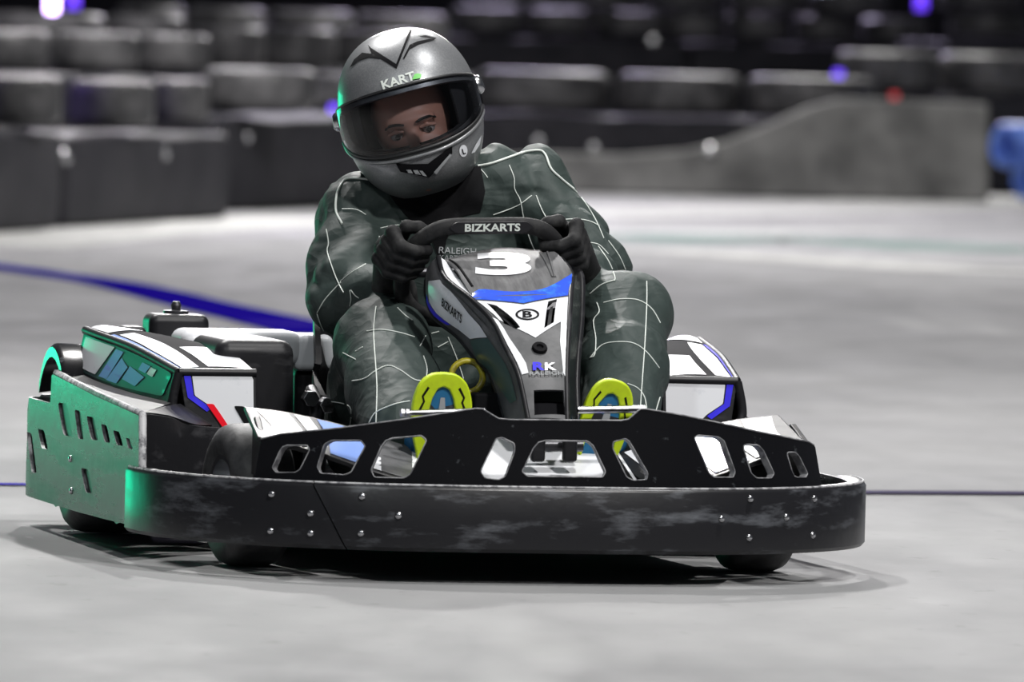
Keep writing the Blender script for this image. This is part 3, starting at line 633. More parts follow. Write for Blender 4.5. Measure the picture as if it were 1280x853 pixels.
# ---- floor tray with the white centre plate
tray_o = [(-.30, .10), (.30, .10), (.42, .42), (.44, .60), (.40, 1.75), (-.40, 1.75), (-.44, .60), (-.42, .42)]
v = [(x, y, .085) for x, y in tray_o]+[(x, y, .073) for x, y in tray_o]; n = len(tray_o)
mk('floor_tray', v, [tuple(range(n)), tuple(range(n, 2*n))[::-1]]+[(i, (i+1) % n, n+(i+1) % n, n+i) for i in range(n)], 'dmetal', kart, bevel=.002)
cp = Patch([(-.17, .10, .165), (.19, .10, .165)], [(-.15, .34, .262), (.17, .34, .262)], n=12, m=6)
v, f = cp.vf(); cpo = mk('centre_plate', v, f, 'white', kart, solid=.006)
sg = 1 if cp.nrm(.5, .5)[2] > 0 else -1
for a, b, m in [(.02, .05, 'black'), (.075, .095, 'violet'), (.10, .115, 'black'), (.885, .90, 'black'), (.905, .925, 'violet'), (.95, .98, 'black')]:
    cp.decal('stripe', [(a, .02), (b, .02), (b-.0, .98), (a-.0, .98)], m, cpo, sg*.0012)
# ---- frame rails, steering links, pedals
def rail(name, pts, r, m='dmetal', k=8): return tube(name, smooth_path(pts, 6), r, m, kart, k)
for sgn in (-1, 1):
    rail('frame_rail', [(sgn*.10, .20, .11), (sgn*.26, .30, .11), (sgn*.34, .55, .11), (sgn*.36, 1.2, .11), (sgn*.30, 1.78, .13)], .016)
    rail('axle_stub', [(sgn*.33, .50, .12), (sgn*.43, .50, .13)], .014)
    rail('tie_rod', [(sgn*.05, .60, .16), (sgn*.38, .55, .15)], .007, 'steel')
    rail('bumper_stay', [(sgn*.24, .30, .11), (sgn*.26, .09, .12), (sgn*.26, .03, .12)], .012)
rail('front_cross_tube', [(-.26, .30, .11), (.26, .30, .11)], .014); rail('rear_axle', [(-.50, 1.56, .14), (.50, 1.56, .14)], .018, 'steel')
rail('pedal_bar', [A(503, 517, y=.235), A(606, 513.5, y=.235)], .0055, 'steel'); rail('pedal_bar', [A(722, 513, y=.235), A(806, 511.5, y=.235)], .0075, 'steel')
for px in (503, 509): 
    c = A(px, 516.5, y=.235); v, f = lathe_vf([(0, -.004), (.009, -.004), (.009, .004), (0, .004)], 6); mk('hex_nut', [np.array(q)+c for q in v], f, 'steel', kart, bevel=.001)
# pedals under each foot
for sgn, px in ((-1, 552), (1, 763)):
    c = A(px, 505, y=.275); box('pedal_plate', (c[0], .272, .30), (.085, .010, .07), 'dmetal', kart, .003)
    rail('pedal_arm', [(c[0], .275, .28), (c[0], .31, .18), (c[0], .34, .10)], .008)
# dark lugs under the nose seen through the middle cut-out
for px in (672, 712): 
    c = A(px, 566, y=.17); box('nose_bracket', (c[0], c[1], c[2]+.01), (.028, .018, .055), 'plastic', kart, .006)
c0 = A(664, 557, y=.2); c1 = A(728, 557, y=.2); tube('nose_cross_bar', [c0, c1], .012, 'dmetal', kart)

# ---- wheels
def tyre_mesh(name, R, W, rr, k=40):
    h = W/2; prof = [(rr, -h*.86), (rr+.012, -h*.98), ((R+rr)/2, -h), (R-.022, -h*.95), (R-.007, -h*.80), (R-.001, -h*.55), (R, 0), (R-.001, h*.55), (R-.007, h*.80), (R-.022, h*.95), ((R+rr)/2, h), (rr+.012, h*.98), (rr, h*.86)]
    v, f = lathe_vf(prof, k); me = bpy.data.meshes.new(name); me.from_pydata(v, [], f); me.update(); me.shade_smooth(); return me
def wheel(name, c, R, W, rr, steer, label):
    e = empty(name, c, steer); e.parent = kart; e['label'] = label
    link('tyre', tyre_mesh('tyre', R, W, rr), 'tyre', e)
    h = W/2; v, f = lathe_vf([(rr+.004, -h*.9), (rr-.004, -h*.88), (rr-.008, -h*.3), (.035, -h*.2), (.035, h*.3), (rr-.008, h*.35), (rr-.004, h*.88), (rr+.004, h*.9)], 28); mk('rim', v, f, 'rim', e, recalc=True)
    v, f = lathe_vf([(0, -h*.7), (.018, -h*.7), (.026, -h*.5), (.03, 0), (.03, h*.3), (.026, h*.5), (.018, h*.7), (0, h*.7)], 14); mk('hub', v, f, 'dmetal', e)
    for a in range(5):
        q = 2*math.pi*a/5
        for sgn in (-1, 1): bolt((sgn*h*.24, .026*math.cos(q)+0, .026*math.sin(q)), (sgn, 0, 0), e)
    return e
ST = math.radians(7)
wheel('front_wheel', (-.497, .505, .137), .137, .125, .072, ST, 'front wheel beside the left end of the front fairing'); wheel('front_wheel', (.497, .505, .137), .137, .125, .072, ST, 'front wheel below the right end of the bumper')
wheel('rear_wheel', (-.575, 1.56, .140), .140, .20, .072, 0, 'rear wheel behind the slotted side bumper'); wheel('rear_wheel', (.575, 1.56, .140), .140, .20, .072, 0, 'rear wheel hidden behind the right side pod')

# ---- slotted side bumpers and the rear bumper
def side_bumper(mirror):
    # outline: along the side (y), around the rear corner
    path = [(-.709, y) for y in np.linspace(.52, 1.83, 33)]+[(-.709+.09*(1-math.cos(a)), 1.83+.09*math.sin(a)) for a in np.linspace(.1, math.pi/2, 12)]+[(-.55, 1.92), (-.45, 1.92)]
    path = np.array(path); d = np.r_[0, np.cumsum(np.linalg.norm(np.diff(path, axis=0), axis=1))]
    def pos(u): return np.array([np.interp(u, d, path[:, 0]), np.interp(u, d, path[:, 1])])
    def uz(px, py):
        us = np.linspace(0, 1.40, 281); z = .2
        for _ in range(3):
            q = np.array([PX((*pos(u), z))[0] for u in us]); k = int(np.argmin(q)); u = float(np.interp(-px, -q[:k+1], us[:k+1])); p = pos(u)
            a, b = PX((*p, 0))[1], PX((*p, .4))[1]; z = (py-a)/(b-a)*.4
        return (u, z)
    o = [(0, .072), (0, .195), (.012, .284), (.5, .300), (1.012, .322), (1.025, .318), (1.035, .262), (1.2, .262), (1.40, .262), (1.46, .262), (1.60, .262), (1.60, .062), (1.2, .060), (.7, .062), (.35, .066)]
    if mirror: o = [(0, .072), (0, .178), (.9, .182), (1.0, .262), (1.60, .262), (1.60, .062), (1.2, .060), (.7, .062), (.35, .066)]
    def par(x0, x1, y0, y1, sl=.35, w=.62):
        ww = (x1-x0)*w; return [(x0, y0), (x0+ww, y0+2), (x1, y1), (x1-ww, y1-1)]
    sl = [par(72, 91, 503, 546), par(93, 105, 512, 550), par(108, 123, 520, 551), par(126, 138, 530, 554), par(141, 154, 538, 558), par(157, 166, 547, 562), par(33, 46, 540, 592, w=.5), par(47, 60, 536, 562), par(101, 116, 585, 617)]
    hs = [rpoly([uz(*p) for p in q], .2, 2) for q in (sl[6:8] if mirror else sl)]
    V, T = fill2d(o, hs, .05); pts = np.array([(*pos(u), z) for u, z in V])
    if mirror: pts *= np.array([-1, 1, 1])
    ob = mk('side_bumper', pts, T, 'sidewall', kart, solid=.007, ang=40, rim='rim_wear_glint')
    want = 1 if mirror else -1; nx = np.mean([p.normal.x for p in ob.data.polygons]); ob.modifiers['thickness'].offset = -1 if nx*want > 0 else 1
    # worn front and top edge strips
    sx = 1 if mirror else -1
    if mirror: return ob
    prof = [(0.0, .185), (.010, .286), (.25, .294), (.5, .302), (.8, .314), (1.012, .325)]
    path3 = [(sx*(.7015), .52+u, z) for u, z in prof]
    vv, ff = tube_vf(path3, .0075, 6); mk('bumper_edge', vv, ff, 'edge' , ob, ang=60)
    return ob
sbL = side_bumper(False); sbR = side_bumper(True)
for px, py in [(89, 614), (88, 574)]:
    p = A(px, py, x=-.7095); bolt(p, (-1, 0, 0), sbL)
v, f = [], []
rings = []
for x in np.linspace(-.46, .46, 12): rings.append([(x, 1.92, .065), (x, 1.928, .07), (x, 1.928, .255), (x, 1.92, .262), (x, 1.90, .262), (x, 1.90, .065)])
v, f = loft(rings); mk('rear_bumper', v, f, 'sidewall', kart, ang=40)
# rear corner foam end
v, f = lathe_vf([(0, -.03), (.026, -.03), (.03, -.025), (.03, .025), (.026, .03), (0, .03)], 16)
for sgn in (-1, 1):
    c = np.array((sgn*.650, 1.86, .235)); mk('corner_post', [np.array((q[1], q[2], q[0]*1.1))+c for q in v], f, 'sidewall', kart)
    tube('corner_stay', [(sgn*.655, 1.80, .20), (sgn*.655, 1.80, .10), (sgn*.50, 1.78, .12), (sgn*.30, 1.78, .13)], .012, 'dmetal', kart)

# ---- side pods
def pod(mirror):
    S = 'right' if mirror else 'left'
    e = empty('side_pod'); e.parent = kart
    e['label'] = 'white and black side pod with '+('blue edge on the right' if mirror else 'red lamp and green-lit window on the left')
    outr = [(-.562, .92, .353), (-.599, 1.2, .387), (-.628, 1.45, .404), (-.639, 1.56, .411)]
    inr = [(-.409, .92, .354), (-.425, 1.15, .387), (-.515, 1.4, .408), (-.585, 1.56, .414)]
    low = [(-.574, .92, .291), (-.614, 1.15, .300), (-.650, 1.4, .316), (-.655, 1.56, .330)]
    ledge = [(-.690, .60, .283), (-.697, .95, .290), (-.700, 1.3, .305), (-.700, 1.56, .318)]
    if mirror: ledge = [(-.66, .80, .165), (-.68, .98, .17), (-.69, 1.3, .20), (-.700, 1.56, .25)]
    fb = [(-.545, .905, .246), (-.408, .90, .240)]
    inb = [(-.409, .90, .12), (-.42, 1.15, .12), (-.46, 1.4, .12), (-.50, 1.56, .12)]
    topP = Patch(outr, inr, n=24, m=8, bulge=.0); sideP = Patch(outr, low, n=24, m=6, bulge=0); faceP = Patch([outr[0], inr[0]], fb, n=10, m=8)
    topP.b = .006 if topP.nrm(.5, .5)[2] > 0 else -.006
    def part(name, P, m='plastic', solid=.006, bevel=.002):
        v, f = P.vf()
        if mirror: v, f = mirror_vf(v, f)
        return mk(name, v, f, m, e, solid=solid, bevel=bevel, offset=0, ang=45)
    to = part('pod_top', topP, 'matte'); so = part('pod_side', sideP); fo = part('pod_face', faceP)
    part('pod_ledge', Patch(low, ledge, n=20, m=5)); part('pod_inner', Patch(inr, inb, n=16, m=5))
    part('pod_rear', Patch([outr[-1], inr[-1]], [(-.66, 1.58, .12), inb[-1]], n=5, m=5))
    # rounded corner post between face and side, and the lower body in front of it
    for path, r in (([outr[0], low[0], (-.560, .91, .25)], .010), ([outr[0], inr[0]], .009), (outr, .009)):
        pp = smooth_path(path, 6); pp = [np.asarray(q)*np.array([-1 if mirror else 1, 1, 1]) for q in pp]; tube('pod_edge', pp, r, 'plastic', e, 8)
    # lower nose of the pod (dusty black body behind the front wheel)
    lowf = [(-.690, .60, .283), (-.574, .90, .300), (-.545, .905, .250), (-.42, .90, .240)]
    lb = [(-.690, .58, .10), (-.600, .70, .10), (-.50, .86, .10), (-.42, .90, .10)]
    if mirror:
        part('pod_lower_body', Patch([(-.66, .80, .165), (-.60, .86, .20), (-.54, .90, .243), (-.42, .905, .243)], [(-.66, .80, .10), (-.60, .86, .10), (-.54, .90, .10), (-.42, .905, .10)], n=16, m=6), 'plastic')
    else:
        part('pod_lower_body', Patch([(-.692, .59, .286), (-.62, .70, .275), (-.552, .80, .255), (-.42, .895, .245)], [(-.692, .59, .10), (-.60, .70, .10), (-.53, .80, .10), (-.42, .895, .10)], n=16, m=6), 'plastic')
        part('pod_shoulder', Patch([(-.692, .59, .286), (-.62, .70, .275), (-.552, .80, .255), (-.50, .89, .250)], [(-.690, .60, .284), (-.63, .75, .288), (-.59, .85, .290), (-.56, .915, .290)], n=12, m=4))
    part('pod_lower_side', Patch(ledge, [(q[0], q[1], .10) for q in ledge], n=12, m=4))
    # stickers
    st = 1 if topP.nrm(.5, .5)[2] > 0 else -1
    def T(poly, m): topP.decal('sticker', poly, m, to, st*.0045, mirror=mirror, maxlen=.08)
    T([(.02, .40), (.02, .97), (.36, .97), (.36, .44)], 'white')
    T([(.02, .075), (.02, .28), (.36, .34), (.72, .45), (.72, .18), (.36, .09)], 'white')
    T([(.02, .0), (.02, .055), (.40, .07), (.75, .14), (.75, .02), (.4, .0)], 'lblue' if not mirror else 'violet')
    T([(.80, .12), (.80, .9), (.98, .9), (.98, .12)], 'white')
    # side window-like gloss sticker
    sp = 1 if sideP.nrm(.5, .5)[0] < 0 else -1
    def Sd(poly, m): sideP.decal('sticker', poly, m, so, sp*.0045, mirror=mirror, maxlen=.1)
    Sd(rpoly([(.04, .10), (.97, .10), (.97, .92), (.5, .92), (.08, .85)], .12, 3), 'dgreen')
    sp *= 1.3
    Sd([(.62, .13), (.95, .13), (.95, .85), (.72, .85)], 'white'); Sd([(.52, .16), (.60, .16), (.68, .86), (.60, .86)], 'lblue'); Sd([(.44, .45), (.52, .30), (.60, .88), (.50, .88)], 'lblue')
    Sd([(.24, .20), (.32, .20), (.34, .40), (.27, .42)], 'lblue'); Sd([(.18, .22), (.235, .22), (.255, .42), (.20, .44)], 'white'); Sd([(.27, .52), (.42, .40), (.46, .74), (.33, .80)], 'lblue')
    # face
    sf = 1 if faceP.nrm(.5, .5)[1] < 0 else -1
    def Fa(name, poly, m, k=.0045, **kw): return faceP.decal(name, poly, m, fo, sf*k, mirror=mirror, maxlen=.2, **kw)
    Fa('sticker', rpoly([(.16, .04), (.96, .04), (.95, .97), (.62, .97), (.38, .62), (.16, .42)], .1, 2), 'white')
    Fa('stripe', [(.05, .04), (.14, .04), (.145, .42), (.37, .64), (.30, .70), (.06, .46)], 'violet', .005)
    if not mirror:
        Fa('red_lamp', rpoly([(.30, .56), (.40, .56), (.60, .97), (.50, .97)], .2, 2), 'redlamp', .0075)
        Fa('slot', rpoly([(.68, .58), (.82, .58), (.95, .90), (.85, .97)], .2, 2), 'black', .006)
    return e
podL = pod(False); podR = pod(True)

# ---- battery box, rear covers, seat, seat bracket
def rbox(name, c, s, m, bevel=.02, parent=kart, taper=.0, label=None):
    v, f = box_vf(c, s); v = [np.array(p) for p in v]
    for p in v:
        if p[2] > c[2]: p[0] = c[0]+(p[0]-c[0])*(1-taper); p[1] = c[1]+(p[1]-c[1])*(1-taper)
    return mk(name, v, f, m, parent, bevel=bevel, segs=4, ang=50, label=label)
rbox('battery_box', (-.385, 1.20, .265), (.17, .32, .30), 'plastic', .028, taper=.06, label='black moulded battery cover beside the seat')
rbox('battery_box', (.385, 1.20, .255), (.17, .32, .28), 'plastic', .028, taper=.06, label='black moulded battery cover on the far side of the seat')
rc = rbox('rear_cover', (-.345, 1.475, .385), (.25, .15, .072), 'white', .024, label='white rear cover with blue flashes')
for a, b in ((-.40, -.375), (-.36, -.30), (-.29, -.262)):
    y0 = 1.42; mk('sticker', [(a, 1.43, .4215), (b, 1.43, .4215), (b+.025, 1.52, .4215), (a+.03, 1.52, .4215)], [(0, 1, 2, 3)], 'lblue', rc, smooth=False)
rbox('rear_cover_leg', (-.345, 1.475, .23), (.20, .10, .26), 'plastic', .02)
rc2 = rbox('rear_cover', (-.195, 1.47, .378), (.085, .14, .075), 'white', .016, taper=.1, label='small white cover block beside the seat')
rbox('rear_cover_leg', (-.195, 1.47, .22), (.07, .10, .26), 'plastic', .02)
mb = rbox('motor_box', (-.436, 1.66, .40), (.125, .10, .09), 'plastic', .018, label='black motor box with a small knob on top')
v, f = lathe_vf([(0, .026), (.007, .026), (.011, .018), (.009, .009), (.026, .007), (.026, 0), (0, 0)], 14); mk('knob', [np.array((q[1], q[2], q[0]))+np.array((-.436, 1.66, .444)) for q in v], f, 'dmetal', mb)
rbox('motor_leg', (-.436, 1.66, .23), (.11, .08, .27), 'dmetal', .01)
rbox('cable_cover', (-.535, 1.62, .385), (.055, .07, .07), 'plastic', .014); rbox('cable_cover_leg', (-.535, 1.62, .24), (.05, .05, .24), 'plastic', .01)
rbox('rear_cap', (.57, 1.42, .392), (.075, .10, .030), 'plastic', .010, taper=.2, label='black cap on top of the right pod'); rbox('rear_cap_leg', (.57, 1.42, .25), (.05, .06, .27), 'plastic', .01)
# rear wheel fenders
for sgn in (-1, 1):
    rings = []
    for a in np.linspace(-.25, 1.25, 14):
        ang = math.pi*(.12+.55*a); cy, cz = 1.60, .19; ro = .185
        y = cy-ro*math.cos(ang)*1.0; z = cz+ro*math.sin(ang)
        rings.append([(sgn*x, y+dy, z+dz) for x, dy, dz in ((.700, 0, 0), (.700, 0, -.02), (.60, 0, -.006), (.60, 0, .006), (.69, 0, .008))])
    v, f = loft(rings); mk('rear_fender', v, f, 'fairing', kart, ang=40)
# bucket seat
rings = []
for t in np.linspace(0, 1, 14):
    # from the front lip under the thighs to the top of the back
    p = smooth_path([(.98, .20), (1.08, .13), (1.25, .10), (1.38, .14), (1.46, .30), (1.52, .48), (1.54, .58)], 8)
    c = np.array([np.interp(t, np.linspace(0, 1, len(p)), [q[i] for q in p]) for i in (0, 1)])
    wv = np.interp(t, [0, .3, .6, 1], [.19, .225, .215, .18]); hv = np.interp(t, [0, .2, .5, .75, 1], [.04, .17, .22, .10, .03])
    fwd = np.array([np.interp(t, [0, .45, .75, 1], [0, -.15, -1, -1]), np.interp(t, [0, .45, .75, 1], [1, 1, .2, .1])]); fwd /= np.linalg.norm(fwd)
    rings.append([(wv*math.sin(a), c[0]+fwd[0]*hv*(1-math.cos(a)*1.0)**1.0, c[1]+fwd[1]*hv*(1-math.cos(a))) for a in np.linspace(-1.65, 1.65, 19)])
v = [p for r in rings for p in r]; f = grid_faces(14, 19); mk('bucket_seat', v, f, 'plastic', kart, solid=.012, ang=60, label='black bucket seat around the hips')
c = A(395, 503, y=1.0); tube('seat_stay', [c+np.array((0, .05, .02)), c+np.array((.0, -.02, 0)), (c[0]-.02, 1.0, .11)], .014, 'dmetal', kart)
for dx, dz in ((-.018, .008), (.016, -.004)):
    v, f = lathe_vf([(0, -.016), (.017, -.016), (.017, .016), (0, .016)], 6); mk('stay_clamp', [np.array((q[1], q[0], q[2]))+c+np.array((dx, -.03, dz)) for q in v], f, 'steel', kart, bevel=.002)
# yellow return ring and black reservoir beside the left shoe
c = A(584, 471, y=.46); ringp = [c+np.array((.031*math.cos(a), 0.004*math.sin(a), .030*math.sin(a))) for a in np.linspace(0, 2*math.pi, 28)[:-1]]
rg = tube('brake_ring', ringp, .0065, 'olive', kart, 8, closed=True, label='yellow ring behind the left shoe'); tube('brake_ring_stem', [c+np.array((.0, 0, -.034)), c+np.array((0, .0, -.12)), (c[0], c[1], .085)], .008, 'dmetal', kart)
c = A(611, 503, y=.40); rbox('brake_reservoir', (c[0], .41, c[2]-.02), (.062, .05, .075), 'black', .006); tube('reservoir_stem', [(c[0], .41, c[2]-.05), (c[0], .41, .085)], .012, 'dmetal', kart)

# ---- nose cone (steering fairing)
FL = [A(548, 322, y=.64), A(557, 348, y=.56), A(589, 374, y=.46), A(616, 402, y=.40), A(630, 430, y=.35), A(648, 469, y=.28), A(660, 524, y=.22)]
FR = [A(701, 324, y=.64), A(714, 343, y=.54), A(713, 370, y=.46), A(711, 402, y=.39), A(709, 436, y=.34), A(708, 474, y=.28), A(709, 526, y=.22)]
SLr = [A(534, 350, y=.70), A(534, 372, y=.66), A(545, 398, y=.60), A(572, 420, y=.54), A(594, 447, y=.47), A(614, 470, y=.42), A(633, 525, y=.36)]
SRr = [A(716, 330, y=.70), A(726, 347, y=.66), A(726.5, 380, y=.60), A(725, 410, y=.54), A(722, 440, y=.48), A(720, 480, y=.42), A(722, 528, y=.36)]
nose = empty('nose_cone'); nose.parent = kart; nose['label'] = 'white, blue and grey nose fairing with number 3 in front of the steering wheel'
# hood: from the front lip back to the wheel
hoodF = [FL[2]+np.array((.004, .012, .004)), A(600, 363, y=.485), A(640, 366, y=.475), A(680, 362, y=.48), FR[1]+np.array((-.003, -.02, .0))]
hoodB = [A(556, 327, y=.645), A(594, 317.5, y=.70), A(630, 312, y=.71), A(668, 315, y=.70), A(692, 316, y=.66)]
frontP = Patch(FL[2:], FR[2:], n=26, m=12)
frontP.b = .004*(1 if frontP.nrm(.5, .5)[1] < 0 else -1)
collarL = Patch([FL[0], FL[1], FL[2]], [hoodB[0], (hoodB[0]+hoodF[0])/2, hoodF[0]], n=12, m=3)
hoodP = Patch(hoodB, hoodF, n=24, m=12)
hoodP.b = .012*(1 if hoodP.nrm(.5, .5)[2] > 0 else -1)
browP = Patch(hoodF, [FL[2], frontP.ev(0, .3), frontP.ev(0, .55), frontP.ev(0, .8), FR[2]], n=20, m=4)
sideL = Patch(FL, SLr, n=30, m=8); sideR = Patch(FR, SRr, n=30, m=6)
sideL.b = .008*(1 if sideL.nrm(.4, .5)[0] < 0 else -1)
collarR = Patch([hoodB[4], hoodF[4]], [FR[0], FR[2]], n=10, m=3)
def NP(name, P, m, solid=.005):
    v, f = P.vf(); return mk(name, v, f, m, nose, solid=solid, offset=0, ang=50)
SLOTS = [[(608, 381), (620, 384), (650, 411), (645, 413), (630, 406)], [(685, 379), (696, 376), (692, 405), (680, 412)]]; FOOT = [(667, 489), (704, 489), (706, 520), (668, 520)]
slot_uv = [[frontP.inv(*p) for p in q] for q in SLOTS]; foot_uv = [frontP.inv(*p) for p in FOOT]
fo = frontP.decal('front_panel', [(0, 0), (1, 0), (1, 1), (0, 1)], 'grey', nose, 0, maxlen=.06, holes=slot_uv+[foot_uv])
sdm = fo.modifiers.new('thickness', 'SOLIDIFY'); sdm.thickness = .005; sdm.offset = 0
es = fo.modifiers.new('crease', 'EDGE_SPLIT'); es.split_angle = math.radians(40)
for q in slot_uv: frontP.decal('vent_duct', [np.mean(q, 0)+(np.array(p)-np.mean(q, 0))*1.25 for p in q], 'matte', fo, (-1 if frontP.nrm(.5, .5)[1] < 0 else 1)*.022, maxlen=.1)
frontP.decal('foot_duct', [np.mean(foot_uv, 0)+(np.array(p)-np.mean(foot_uv, 0))*np.array((1.0, 1.4)) for p in foot_uv], 'matte', fo, (-1 if frontP.nrm(.5, .5)[1] < 0 else 1)*.035, maxlen=.1)
ho = NP('hood', hoodP, 'silver'); bo = NP('brow_panel', browP, 'blue'); NP('collar', collarL, 'white'); NP('collar', collarR, 'grey')
slo = NP('side_panel', sideL, 'grey'); NP('side_panel', sideR, 'fairing')
for pth, r, m in ((FL, .0052, 'plastic'), (FR, .006, 'plastic'), (SRr, .008, 'plastic'), (SLr, .006, 'plastic'), (hoodB, .004, 'silver')):
    tube('edge_bead', Patch.res(pth, 30), r, m, nose, 8)
# crease ridges on the right of the hood
for a, b in (((675, 318), (691, 348)), ((686, 312), (694, 348))):
    pa = hoodP.inv(*a); pb = hoodP.inv(*b); sg = 1 if hoodP.nrm(.5, .5)[2] > 0 else -1
    tube('hood_crease', [hoodP.ev(*(pa*(1-t)+pb*t), sg*.002) for t in np.linspace(0, 1, 8)], .003, 'silver', nose, 6)
tube('hood_crease', [hoodP.ev(*(hoodP.inv(562, 327)*(1-t)+hoodP.inv(591, 360)*t), sg*.002) for t in np.linspace(0, 1, 8)], .003, 'black', nose, 6)
sf = 1 if frontP.nrm(.5, .5)[1] < 0 else -1
frontP.decal_px('blue_band', [(592, 376), (604, 370), (654, 372), (704, 369), (711, 371), (654, 381)], 'blue', fo, sf*.0036, maxlen=.1)
frontP.decal_px('white_panel', [(596, 378), (654, 383), (711, 373), (710, 400), (697, 406), (669, 424), (640, 410), (624, 402)], 'white', fo, sf*.0038, maxlen=.06, holes=slot_uv)
frontP.decal_px('side_stripe', [(614, 398), (622, 402), (636, 424), (657, 456), (660, 468), (652, 470), (640, 444)], 'white', fo, sf*.0040, maxlen=.1)
frontP.decal_px('side_stripe', [(701, 404), (711, 398), (709, 440), (706, 472), (703.5, 468), (700, 430)], 'white', fo, sf*.0040, maxlen=.1)
for q in ([(616, 386), (622, 387.5), (646, 409), (643, 410)], [(688, 381), (692, 379.5), (689, 402), (684, 406)]):
    frontP.decal_px('vent_fin', q, 'plastic', fo, -sf*.006, maxlen=.1)
cc = np.array((659, 395.5)); circ = [(cc[0]+15*math.cos(a), cc[1]+7*math.sin(a)) for a in np.linspace(0, 2*math.pi, 33)[:-1]]; ci = [(cc[0]+12.2*math.cos(a), cc[1]+5.2*math.sin(a)) for a in np.linspace(0, 2*math.pi, 33)[:-1]]
frontP.decal('logo_ring', [frontP.inv(*p) for p in circ], 'black', fo, sf*.0048, holes=[[frontP.inv(*p) for p in ci]], maxlen=.1)
text_on(frontP, 'logo_letter', 'B', [(653, 391.5), (665, 391.5), (665, 399.5), (653, 399.5)], 'black', fo, sf*.0050, bold=.03)
text_on(frontP, 'logo_mark', 'R', [(665, 456), (680, 456), (680, 466), (665, 466)], 'violet', fo, sf*.0068, bold=.04); text_on(frontP, 'logo_mark', 'K', [(680, 456.5), (695, 456.5), (695, 466), (680, 466)], 'white', fo, sf*.0068, bold=.04)
text_on(frontP, 'logo_text', 'RALEIGH', [(661, 467.5), (703, 467.5), (703, 472), (661, 472)], 'greyprint', fo, sf*.0064, bold=.01)
# screw in the middle of the front panel
p = frontP.ev(*frontP.inv(674, 438), sf*.004); n = frontP.nrm(.5, .5)*sf
v, f = lathe_vf([(0, .002), (.006, .002), (.007, .006), (.0135, .006), (.015, .003), (.015, 0)], 18); ob = mk('nose_screw', v, f, 'black', fo); ob.location = tuple(p); ob.rotation_euler = Vector(n).to_track_quat('X', 'Z').to_euler()
# number on the hood
hs = 1 if hoodP.nrm(.5, .5)[2] > 0 else -1
text_on(hoodP, 'race_number', '3', [(594, 318), (664, 318), (664, 346.5), (594, 346.5)], 'white', ho, hs*.0042, bold=.045, res=8, exact=True)
# side sticker and lettering
ss = 1 if sideL.nrm(.4, .5)[0] < 0 else -1
sideL.decal_px('side_sticker', [(538, 352), (552, 350), (566, 364), (588, 392), (611, 422), (590, 424), (568, 407), (548, 392), (539, 378)], 'white', slo, ss*.004, maxlen=.08)
sideL.decal_px('side_stripe', [(536, 368), (538.5, 378), (548, 392), (566, 406), (560, 405), (545, 395), (536, 382)], 'violet', slo, ss*.0048, maxlen=.08)
sideL.decal_px('dark_flash', [(553, 352), (560, 357), (600, 396), (618, 420), (612, 420), (588, 390), (566, 364)], 'grey', slo, ss*.005, maxlen=.08)
sideL.decal_px('teal_panel', [(590, 426), (612, 423), (634, 455), (648, 500), (640, 505), (622, 478), (600, 452)], 'dgreen', slo, ss*.004, maxlen=.08)
text_on(sideL, 'side_lettering', 'BIZKARTS', [(556.5, 372), (581, 393), (579.5, 404), (555, 382)], 'black', slo, ss*.006, bold=.02)

# ---- steering wheel
tl = math.radians(38); vu = np.array([0, -math.sin(tl), math.cos(tl)]); nW = np.array([0, -math.cos(tl), -math.sin(tl)])   # nW: away from the driver
topc = A(612, 283, y=.655); WC = topc-vu*.115; ux = np.array([math.cos(.03), 0, math.sin(.03)])
shape = [(-.075, .115), (0, .116), (.075, .115), (.115, .098), (.148, .055), (.155, 0), (.145, -.06), (.105, -.105), (.05, -.12), (-.05, -.12), (-.105, -.105), (-.145, -.06), (-.155, 0), (-.148, .055), (-.115, .098)]
cl = [np.array(p) for p in shape]; n = len(cl); rim2 = []
for i in range(n):
    p0, p1, p2, p3 = cl[i-1], cl[i], cl[(i+1) % n], cl[(i+2) % n]
    for j in range(5):
        t = j/5; rim2.append(.5*((2*p1)+(-p0+p2)*t+(2*p0-5*p1+4*p2-p3)*t*t+(-p0+3*p1-3*p2+p3)*t**3))
rim3 = [WC+ux*p[0]+vu*p[1] for p in rim2]
sw = empty('steering_wheel'); sw.parent = kart; sw['label'] = 'black flat-topped steering wheel gripped by both gloves'
tube('wheel_rim', rim3, .0165, 'glove', sw, 14, closed=True)
for q in ((-.14, .0), (.14, .0), (0, -.11)): tube('wheel_spoke', [WC, WC+ux*q[0]+vu*q[1]], .010, 'dmetal', sw)
v, f = lathe_vf([(0, -.012), (.035, -.012), (.04, 0), (.035, .012), (0, .012)], 20); hub = mk('wheel_hub', v, f, 'dmetal', sw); hub.location = tuple(WC); hub.rotation_euler = Vector(nW).to_track_quat('X', 'Z').to_euler()
tube('steering_column', [WC, WC+nW*.12, (WC[0], .52, .30), (WC[0], .45, .10)], .012, 'dmetal', sw)
